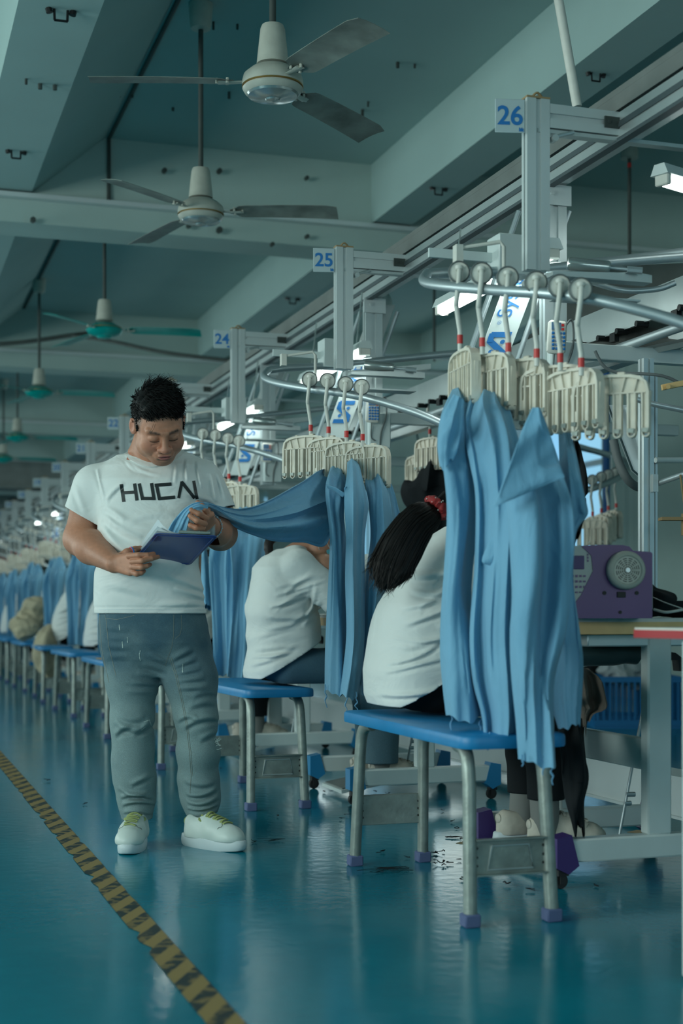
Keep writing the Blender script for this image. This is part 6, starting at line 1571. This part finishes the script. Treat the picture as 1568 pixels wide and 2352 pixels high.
# ---- shoes (toe towards -Y in their own frame)
def sneaker(loc, rz, par, lm='lace', mm='shoe', lname=None, tie=True, L_=.285, pitch=0):
    r = bpy.data.objects.new('shoe', None); COL.objects.link(r); r.parent = par; r.location = loc; r.rotation_euler = (pitch, 0, rz)
    out = []
    for i in range(28):
        a_ = 2 * PI * i / 28; x = math.cos(a_); y = math.sin(a_)
        w_ = .0465 - .010 * (y + .1) * (1 if y > 0 else .15)
        out.append((w_ * (abs(x) ** .8) * (1 if x > 0 else -1), L_ / 2 * (abs(y) ** .85) * (1 if y > 0 else -1)))
    mb = MB(); n = 28; rings = [(.96, .0), (1.0, .006), (1.02, .020), (1.0, .034), (.97, .038)]; vs = []
    for k, z in rings:
        for (x, y) in out: vs.append((x * k, y * k, z + (.010 * max(0, -y / .14 - .55) if z < .03 else .004 * max(0, -y / .14 - .4)) + (.006 * max(0, y / .14) if z > .02 else 0)))
    mb.add(vs, [(i * n + j, i * n + (j + 1) % n, (i + 1) * n + (j + 1) % n, (i + 1) * n + j) for i in range(4) for j in range(n)] + [tuple(range(n))[::-1], tuple(range(4 * n, 5 * n))])
    obj('sole', mb, 'sole', r, ang=R(50))
    s = SDF(.02)
    s.limb((0, -.085, .060), (0, -.02, .066), .030, .036, .02, flat=1.25, fd=(1, 0, 0)); s.limb((0, -.03, .066), (0, .07, .080), .038, .036, .03)
    s.ball((0, -.088, .050), (.043, .048, .030), .02); s.limb((0, .06, .070), (0, .095, .085), .038, .034, .02); s.limb((0, -.02, .075), (0, .03, .100), .026, .030, .02)
    s.limb((0, .085, .05), (0, .05, .05), .036, .040, .02)
    s.ball((0, -.080, .042), (.0455, .056, .024), .02); s.limb((0, -.05, .043), (0, .09, .045), .041, .037, .02)
    s.plane((0, 0, .033), (0, 0, -1), .002); s.limb((0, .045, .118), (0, .075, .155), .026, .05, .006, op=2)
    v, f = s.mesh(np.array([-.07, -.15, .02]), np.array([.07, .15, .15]), .0038)
    u = npobj('upper', [(v, f)], mm, r)
    bv = BVHTree.FromPolygons([tuple(p) for p in v], [tuple(p) for p in f])
    def surf(x, y):
        h = bv.ray_cast(Vector((x, y, .3)), Vector((0, 0, -1))); return Vector((x, y, .07)) if h[0] is None else h[0]
    mb = MB()
    for i in range(7):
        y = -.070 + i * .0165; w_ = .021 + .0008 * i
        pts = [surf(w_ * t, y + (.004 if i % 2 else -.002) * t) + Vector((0, 0, .0035)) for t in (-1, -.5, 0, .5, 1)]
        mb.tube(svec(pts, 14), .0062, 6, flat=.5, up=(0, 0, 1))
    if tie:
        b = surf(0, .045) + Vector((0, 0, .008))
        for sx in (-1, 1):
            mb.tube(svec([b, b + Vector((sx * .02, -.004, .010)), b + Vector((sx * .038, -.012, .004)), b + Vector((sx * .026, -.02, -.004)), b], 18), .0040, 6, flat=.5, up=(0, 0, 1))
            mb.tube(svec([b, b + Vector((sx * .016, -.014, .002)), b + Vector((sx * .034, -.03, -.012))], 10), .0034, 6, flat=.5, up=(0, 0, 1))
    obj('laces', mb, lm, r)
    hp_ = MB().sphere((0, .122 if False else .126, .088), 1, 14, (.020, .007, .017))
    obj('heel_tab', hp_, lm if lm == 'lace' else mm, r)
    st = MB()
    for sx in (-1, 1):
        pts = [surf(sx * .020, -.062), surf(sx * .030, -.070), surf(sx * .040, -.060)]
        pts = [p + Vector((0, 0, .0008)) for p in pts] + [Vector((sx * .044, -.045, .042))]
        st.tube(svec(pts, 14), .0011, 5)
    obj('toe_seam', st, 'stitch', u)
    return r
gl_ = mp(310, 1925, 5.20); sneaker((gl_[0], 5.16 - 5.25, 0), R(-2), man)
gr_ = mp(490, 1925, 5.24); sneaker((gr_[0] + .004, 5.18 - 5.25, 0), R(52), man, L_=.30)

# ---- clipboard, papers (things of their own)
A4 = [P(357, 1226, 4.85), P(500, 1232, 4.85), P(437, 1298, 5.10)]; A4.append(A4[0] + A4[2] - A4[1])
ctr = sum(A4, Vector()) / 4
cbd = empty('clipboard', ctr, 'navy blue clipboard held by the standing person, seen from below', 'clipboard')
n_ = (A4[1] - A4[0]).cross(A4[3] - A4[0]).normalized(); n_ = n_ if n_.z > 0 else -n_
def quad(pts, t, n=6):
    c_ = []
    for i in range(4):                                  # rounded corners
        p, a_, b2 = pts[i], pts[i - 1], pts[(i + 1) % 4]; u_ = (a_ - p).normalized() * .012; w_ = (b2 - p).normalized() * .012
        c_ += [p + u_, p + u_ * .3 + w_ * .3, p + w_]
    m = len(c_); return MB().add(c_ + [p + n_ * t for p in c_], [tuple(range(m))[::-1], tuple(range(m, 2 * m))] + [(i, (i + 1) % m, m + (i + 1) % m, m + i) for i in range(m)])
obj('board', quad(A4, .003), 'board', cbd, world=True, smooth=False)
rim = [p - n_ * .0004 for p in A4]; inn = [ctr + (p - ctr) * .90 for p in rim]
obj('rim', MB().tube(inn + [inn[0]], .0014, 6), 'board', cbd, world=True)
e0, e1_ = A4[0], A4[1]; mid = e0.lerp(e1_, .60); ed = (e1_ - e0).normalized(); dd = (A4[3] - A4[0]).normalized()
obj('clip', MB().add([mid + ed * a_ + dd * b2 + n_ * c_ for a_ in (-.045, .055) for b2 in (.004, .05) for c_ in (.006, .016)], [(0, 1, 3, 2), (4, 6, 7, 5), (0, 4, 5, 1), (2, 3, 7, 6), (0, 2, 6, 4), (1, 5, 7, 3)]).tube([mid - ed * .048 - dd * .002 + n_ * .010, mid + ed * .058 - dd * .002 + n_ * .010], .005, 8), 'steel', cbd, world=True)
pp_ = MB(); rn = random.Random(11)
def sheet(curl0, curl1, sh):
    n = 10; vs = []
    for i in range(n + 1):
        for j in range(n + 1):
            u_, w_ = i / n, j / n
            p = A4[0].lerp(A4[1], .03 + .94 * u_).lerp(A4[3].lerp(A4[2], .03 + .94 * u_), .02 + .93 * w_)
            lift = curl0 * max(0, .35 - u_) ** 2 * 8 + curl1 * max(0, u_ - .7) ** 2 * 10
            vs.append(p + n_ * (.0035 + sh + lift * (1 - w_ * .7)) + Vector((0, 0, lift * .4)))
    m = n + 1
    return vs, [(i * m + j, (i + 1) * m + j, (i + 1) * m + j + 1, i * m + j + 1) for i in range(n) for j in range(n)]
for k in range(9): v_, f_ = sheet((.006 + .010 * (k > 5) + .018 * (k == 8)), .004 + .0035 * k, .0006 * k); pp_.add(v_, f_)
po = obj('paper_sheets', pp_, 'paper', loc=ctr, world=True); props(po, 'curled white paper sheets clipped on the navy clipboard', 'papers', None)
po['kind'] = 'thing'

# ------------------------------------------------------------------ seated workers (face +X, seat at the origin)
def seated(loc, label, shirt_m='tshirt', pants_m='blackcloth', shoe_m='shoe_dirty', res=.0075, hair='pony', mask=False, seed=1, lean=0.0, wid=1.0, rz=0.0, head=True, flare=0, shoe_dx=0.0):
    r = empty('person', loc, label, 'person', rz=rz)
    hc = np.array((.33 + lean, 0, 1.185)); hrm = np.array(Matrix.Rotation(R(90), 3, 'Z') @ Matrix.Rotation(R(38), 3, 'X'))
    s = SDF(.02)
    s.stack([.62, .75, .95, 1.08, 1.12], [0.02, .01, .05 + lean * .4, .11 + lean * .7, .14 + lean * .8], [0] * 5, [.09, .10, .10, .09, .07], [.15 * wid, .14 * wid, .16 * wid, .14 * wid, .08], .03)
    s.limb((.165 + lean * .8, 0, 1.10), hc + hrm @ np.array((0, .02, -.05)), .055, .052, .02)
    head_sdf(s, hc, hrm, .97, full=False)
    for q in (-1, 1):
        sh, el, wr = np.array((.165, q * .175 * wid, 1.055)), np.array((.30, q * .25 * wid, .885)), np.array((.50, q * .13, .90))
        s.limb(sh, (.16, 0, 1.06), .05, .06, .03); s.limb(sh, el, .048, .042, .02); s.limb(el, wr, .042, .027, .02)
        fg = [[wr + np.array((.07, (j - 1.5) * .019 + 0, .005)), wr + np.array((.10, (j - 1.5) * .02, .0)), wr + np.array((.125 - .006 * abs(j - 1.3), (j - 1.5) * .02, -.018))] for j in range(4)]
        hand_sdf(s, wr, wr + np.array((.075, 0, .004)), (0, 0, 1), fg, [wr + np.array((.02, -q * .025, -.004)), wr + np.array((.05, -q * .045, -.01)), wr + np.array((.08, -q * .05, -.02))])
        hip, kn, an = np.array((.02, q * .09, .60)), np.array((.40, q * .11, .60)), np.array((.40 + shoe_dx, q * .085, .16))
        s.limb(hip, kn, .07, .055, .02); s.limb(kn, an, .05, .035, .02)
    v, f = s.mesh(np.array([-.2, -.36, .08]), np.array([.70, .36, 1.46]), max(.006, res))
    sk = np.array(srgb('b8846a')[:3])
    npobj('body', [(v, f)], 'skin', r, cols=lambda V: np.tile(sk, (len(V), 1)))
    # shirt
    t = SDF(.03); wv = waves(seed, 12, 6, 16, (1, 1, 1.8)); wv2_ = waves(seed + 1, 12, 16, 36, (1, .6, 1.8))
    t.stack([.53, .58, .66, .76, .88, .98, 1.05, 1.10, 1.135], [.00, .0, .0, .01, .035 + lean * .3, .07 + lean * .5, .10 + lean * .7, .13 + lean * .8, .155 + lean * .8], [0] * 9, [.155, .17, .175, .17, .16, .145, .125, .10, .07], [.20 * wid, .215 * wid, .215 * wid, .205 * wid, .215 * wid, .215 * wid, .195 * wid, .15 * wid, .075], .03)
    ends = []
    for q in (-1, 1):
        sh, el = np.array((.15 + lean * .7, q * .175 * wid, 1.05)), np.array((.265 + lean * .4, q * .245 * wid, .90))
        t.limb(sh, el, .072, .078, .035); t.limb(np.array((.165 + lean * .8, q * .05, 1.10)), sh, .045, .065, .03); ends.append((sh, el))
    rs_ = np.random.RandomState(seed + 3); FS = []
    for i in range(9):                                   # drag lines from the belly and the arm down to the back of the seat
        z0 = .60 + .045 * i + rs_.uniform(-.015, .015); x0 = -.15 + .014 * i + rs_.uniform(-.01, .03)
        FS.append((x0, z0, x0 + rs_.uniform(.14, .24), z0 + rs_.uniform(.0, .085), rs_.uniform(.007, .012), rs_.uniform(.005, .010), rs_.uniform(-.02, .005)))
    FS += [(.02, .93, .16, 1.02, .010, .008, .01), (-.02, .86, .15, .96, .010, .007, .01), (.04, .80, .18, .90, .010, .008, -.01), (.16, .98, .10, .78, .010, .008, .01), (.05, .62, .17, .70, .009, .009, -.015), (.0, .57, .14, .66, .009, .008, -.015)]
    def wrp(X):
        low = np.clip((1.12 - X[:, 2]) / .25, .2, 1); d = -.0060 * wv(X) * low - .0030 * wv2_(X)
        b = (-.13, 0, 0); cr_, sr_ = math.cos(TH + rz), math.sin(TH + rz); U = (cr_, -sr_, 0); nr = (sr_, cr_, 0, .02)
        for (xa, za, xb, zb, w_, h_, bd) in FS: d = d + fold2(X, np.array(U) * xa + np.array((0, 0, za)), np.array(U) * xb + np.array((0, 0, zb)), w_, h_, bd, U, nr)
        return d
    t.warp(wrp)
    v, f = t.mesh(np.array([-.24, -.42, .48]), np.array([.46, .42, 1.20]), max(.0048, res * .8))
    hem = lambda x: .55 + np.clip(x + .12, 0, 1) * .62
    c = v[f].mean(1); v, f = trimmed(v, f, c[:, 2] < hem(c[:, 0]), lambda X: np.stack([X[:, 0], X[:, 1], hem(X[:, 0])], 1)); c = v[f].mean(1)
    for sh, el in ends:
        d = (el - sh) / np.linalg.norm(el - sh); g_ = (((c - el) @ d) > 0) & (np.abs(c[:, 1]) > .14 * wid) & (np.linalg.norm(c - el, axis=1) < .14)
        v, f = trimmed(v, f, g_, lambda X: X - np.outer((X - el) @ d, d)); c = v[f].mean(1)
    k = np.ones(len(f), bool); q = c - np.array((.19 + lean * .85, 0, 1.13)); k &= ~(((q[:, 0] / .062) ** 2 + (q[:, 1] / .07) ** 2 < 1) & (c[:, 2] > 1.08))
    so = npobj('t_shirt', [(v, f[k])], shirt_m, r); sm = so.modifiers.new('thickness', 'SOLIDIFY'); sm.thickness = .003; sm.offset = -1
    # trousers
    p_ = SDF(.03)
    p_.ball((.015, 0, .622), (.145, .17 * wid, .105), .03)
    for q in (-1, 1):
        kn = (.40, q * .11, .60)
        p_.limb((.02, q * .09, .605), kn, .086, .080, .03); p_.limb(kn, (.41 + shoe_dx * .7, q * .09, .38), .080, .074 + flare * .5, .02); p_.limb((.41 + shoe_dx * .7, q * .09, .38), (.40 + shoe_dx, q * .085, .17), .070 + flare * .5, .058 + flare, .02)
    pw = waves(seed + 5, 14, 10, 30); p_.warp(lambda X: -.004 * pw(X)); p_.plane((0, 0, .525), (0, 0, -1)) if False else None
    v, f = p_.mesh(np.array([-.22, -.30, .10]), np.array([.60, .30, .80]), max(.006, res)); v[:, 2] = np.where((v[:, 0] < .28) & (v[:, 2] < .528) & (v[:, 2] > .42), .528, v[:, 2])
    c = v[f].mean(1); f = f[~(c[:, 2] < (.165 if flare else .235))]
    po_ = npobj('trousers', [(v, f)], pants_m, r); sm = po_.modifiers.new('thickness', 'SOLIDIFY'); sm.thickness = .003; sm.offset = -1
    for q in (-1, 1):
        sneaker((.455 + shoe_dx + (.02 if q < 0 else -.03), q * .085, .062 + (.0 if q < 0 else .0)), R(90 + q * 4), r, lm='shoe_dirty', mm=shoe_m, tie=False)
        obj('sock', MB().tube([(.397 + shoe_dx + (.008 if q < 0 else -.008), q * .085, .11), (.40 + shoe_dx, q * .085, .26)], [.046, .050], 16), 'sock', r)
    # hair
    hh_ = SDF(.02); hh_.ball(hc + hrm @ np.array((0, .026, .032)), (.086, .104, .098), rot=hrm)
    hh_.plane(hc + hrm @ np.array((0, -.055, .04)), hrm @ np.array((0, -1, -.5)), .01); hh_.plane(hc + hrm @ np.array((0, .03, -.05)), hrm @ np.array((0, -.3, -1)), .01)
    hz = waves(seed + 9, 14, 60, 200, (1, .3, .3)); hh_.warp(lambda X: .0012 * hz(X))
    v, f = hh_.mesh(hc - .14, hc + .15, .006)
    ho = npobj('hair', [(v, f)], 'hair_b', r)
    if hair == 'short': 
        obj('hair_tail', MB().tube(svec([hc + hrm @ np.array((0, .11, -.03)), np.array((.10 + lean, 0, 1.18)), np.array((.085 + lean, -.01, 1.12)), np.array((.09 + lean, -.01, 1.085))], 16), [.02] * 4 + [.022] * 6 + [.018] * 3 + [.012, .006, .002], 10), 'hair_b', ho)
    if mask:
        m_ = SDF(.02); m_.ball(hc + hrm @ np.array((0, -.052, -.055)), (.076, .066, .058), .02, rot=hrm)
        v, f = m_.mesh(hc - .16, hc + .16, .006); mo = npobj('face_mask', [(v, f)], 'mask', r)
        obj('ear_loop', MB().tube(svec([hc + hrm @ np.array((-.05, -.07, -.03)), hc + hrm @ np.array((-.088, -.01, -.01)), hc + hrm @ np.array((-.088, .0, -.05)), hc + hrm @ np.array((-.05, -.06, -.07))], 20), .002, 6), 'white_pl', mo)
    return r
w26 = seated((1.715, 4.42, 0), 'seated person in white T-shirt and black trousers with a long black ponytail', res=.006, seed=101, wid=1.05, hair='none', rz=-.06, shoe_dx=0.0)
# ponytail: a thick lock with many strands, tied by a red scrunchie
tie = P(1000, 1168, 4.55)
core = [P(1000, 1168, 4.55), P(985, 1182, 4.53), P(955, 1205, 4.50), P(925, 1250, 4.48), P(905, 1290, 4.47), P(893, 1320, 4.46), P(886, 1352, 4.46)]
core = svec([P(1030, 1150, 4.58)] + core, 60); cr = np.interp(np.linspace(0, 1, 60), [0, .12, .2, .35, .6, .8, .92, 1], [.035, .022, .032, .052, .064, .060, .040, .014])
r = w26; hm = [c_ for c_ in CHILD(r) if c_.name.startswith('hair')][0]
lk = MB(); rn = random.Random(77); ns_ = 26; vs = []
wv_ = np.random.RandomState(5).uniform(0, 6.28, 8)
for i, p in enumerate(core):
    t_ = (core[min(i + 1, 59)] - core[max(i - 1, 0)]).normalized(); a_ = t_.cross(Vector((ST, CT, 0))).normalized(); b2 = t_.cross(a_)
    for k in range(ns_):
        q = 2 * PI * k / ns_; rr_ = cr[i] * (1 + .07 * math.sin(5 * q + wv_[0] + i * .03) + .05 * math.sin(9 * q + wv_[1]))
        vs.append(p + (a_ * math.cos(q) + b2 * math.sin(q) * .6) * rr_)
lk.add(vs, [(i * ns_ + j, i * ns_ + (j + 1) % ns_, (i + 1) * ns_ + (j + 1) % ns_, (i + 1) * ns_ + j) for i in range(59) for j in range(ns_)] + [tuple(range(ns_))[::-1]])
pt = obj('ponytail', lk, 'hair_b', r, world=True)
sd = MB()
for k in range(620):
    q = rn.uniform(0, 2 * PI); rr0 = rn.uniform(.75, 1.12); st_ = rn.randint(6, 26); en = rn.randint(44, 59); pts = []; dr = Vector((rn.gauss(0, .010), rn.gauss(0, .006), 0))
    for i in range(st_, en + 1, 4):
        p = core[i]; t_ = (core[min(i + 1, 59)] - core[max(i - 1, 0)]).normalized(); a_ = t_.cross(Vector((ST, CT, 0))).normalized(); b2 = t_.cross(a_); e = (i - st_) / (en - st_ + 1)
        cri = max(cr[i], .022 if i > 50 else 0)
        pts.append(p + (a_ * math.cos(q) + b2 * math.sin(q) * .62) * cri * rr0 + dr * e * e)
    e_ = pts[-1] + (pts[-1] - pts[-2]) * rn.uniform(.3, 1.6) + dr * .6; pts.append(e_)
    sd.tube(pts, [.0013] * (len(pts) - 1) + [.0003], 4, cap=False)
obj('loose_strands', sd, 'hair_b', pt, world=True)
sc_ = MB(); a_ = (core[9] - core[6]).normalized(); u_ = a_.orthogonal().normalized(); w2 = a_.cross(u_); N_ = 60
c0 = Vector(tie); pts = [c0 + (u_ * math.cos(q * 2 * PI / N_) + w2 * math.sin(q * 2 * PI / N_)) * (.030 + .004 * math.sin(q * 1.9)) + a_ * .005 * math.sin(q * 1.3) for q in range(N_ + 1)]
sc_.tube(pts, [.013 + .0035 * math.sin(q * 1.7) for q in range(N_ + 1)], 10)
so = obj('scrunchie', sc_, 'scrunchie', pt, world=True)
dt = MB()
for i in range(70):
    p = pts[rn.randrange(N_)] + Vector((rn.gauss(0, 1), rn.gauss(0, 1), rn.gauss(0, 1))).normalized() * .0155; dt.sphere(p, .0022, 6)
obj('floral_dots', dt, 'white_pl', so, world=True)

w25 = seated((1.77, 6.30, 0), 'seated person in white T-shirt, faded jeans and blue face mask', pants_m='denim_b', shoe_m='cream_shoe' if 'cream_shoe' in M else 'shoe_dirty', res=.0065, hair='short', mask=True, seed=201, lean=-.15, wid=.98, rz=-.10, flare=.022, shoe_dx=0.04)
w24 = seated((1.76, 8.35, 0), 'seated person at post twenty-four, only an arm and dark trouser legs showing', res=.009, hair='short', seed=301, wid=1.0)
kdw = kd_of(w24)
for k in range(3, 10):
    c_ = copy_tree(w24, (1.85 + .03 * math.sin(k * 2.1), 8.35 + S * (k - 2) + .1 * math.sin(k * 1.7), 0), 'seated person in white below post %s, mostly behind blue garments' % nw(k), kd=kdw)
    c_['group'] = 'seated workers of the far stations'
# machines of the far stations
def small_machine():
    r = empty('sewing_machine', (2.26, 8.5, .834), '', 'sewing machine', 'white sewing machines of the far stations')
    obj('bed', MB().box((0, 0, .03), (.16, .42, .06), bev=.006), 'panel_w', r)
    obj('arm', MB().box((0, .16, .15), (.10, .10, .24), bev=.012).box((0, -.02, .25), (.09, .42, .08), bev=.012).box((0, -.18, .18), (.07, .07, .16), bev=.01), 'white_steel', r)
    obj('hand_wheel', MB().lathe([(.02, 0), (.055, 0), (.06, .01), (.055, .03), (.02, .03)], (0, .22, .25), n=20, rot=Matrix.Rotation(R(-90), 3, 'X')), 'black', r)
    return r
m0 = small_machine(); kdm = kd_of(m0)
for k in range(1, 9):
    y = 4.5 + (2.0 if k == 1 else S * k)
    lb = 'white sewing machine on the table below post %s' % nw(k)
    if k == 1: m0.location = (2.26, y, .834); m0['label'] = lb
    else: copy_tree(m0, (2.26, y, .834), lb, kd=kdm)
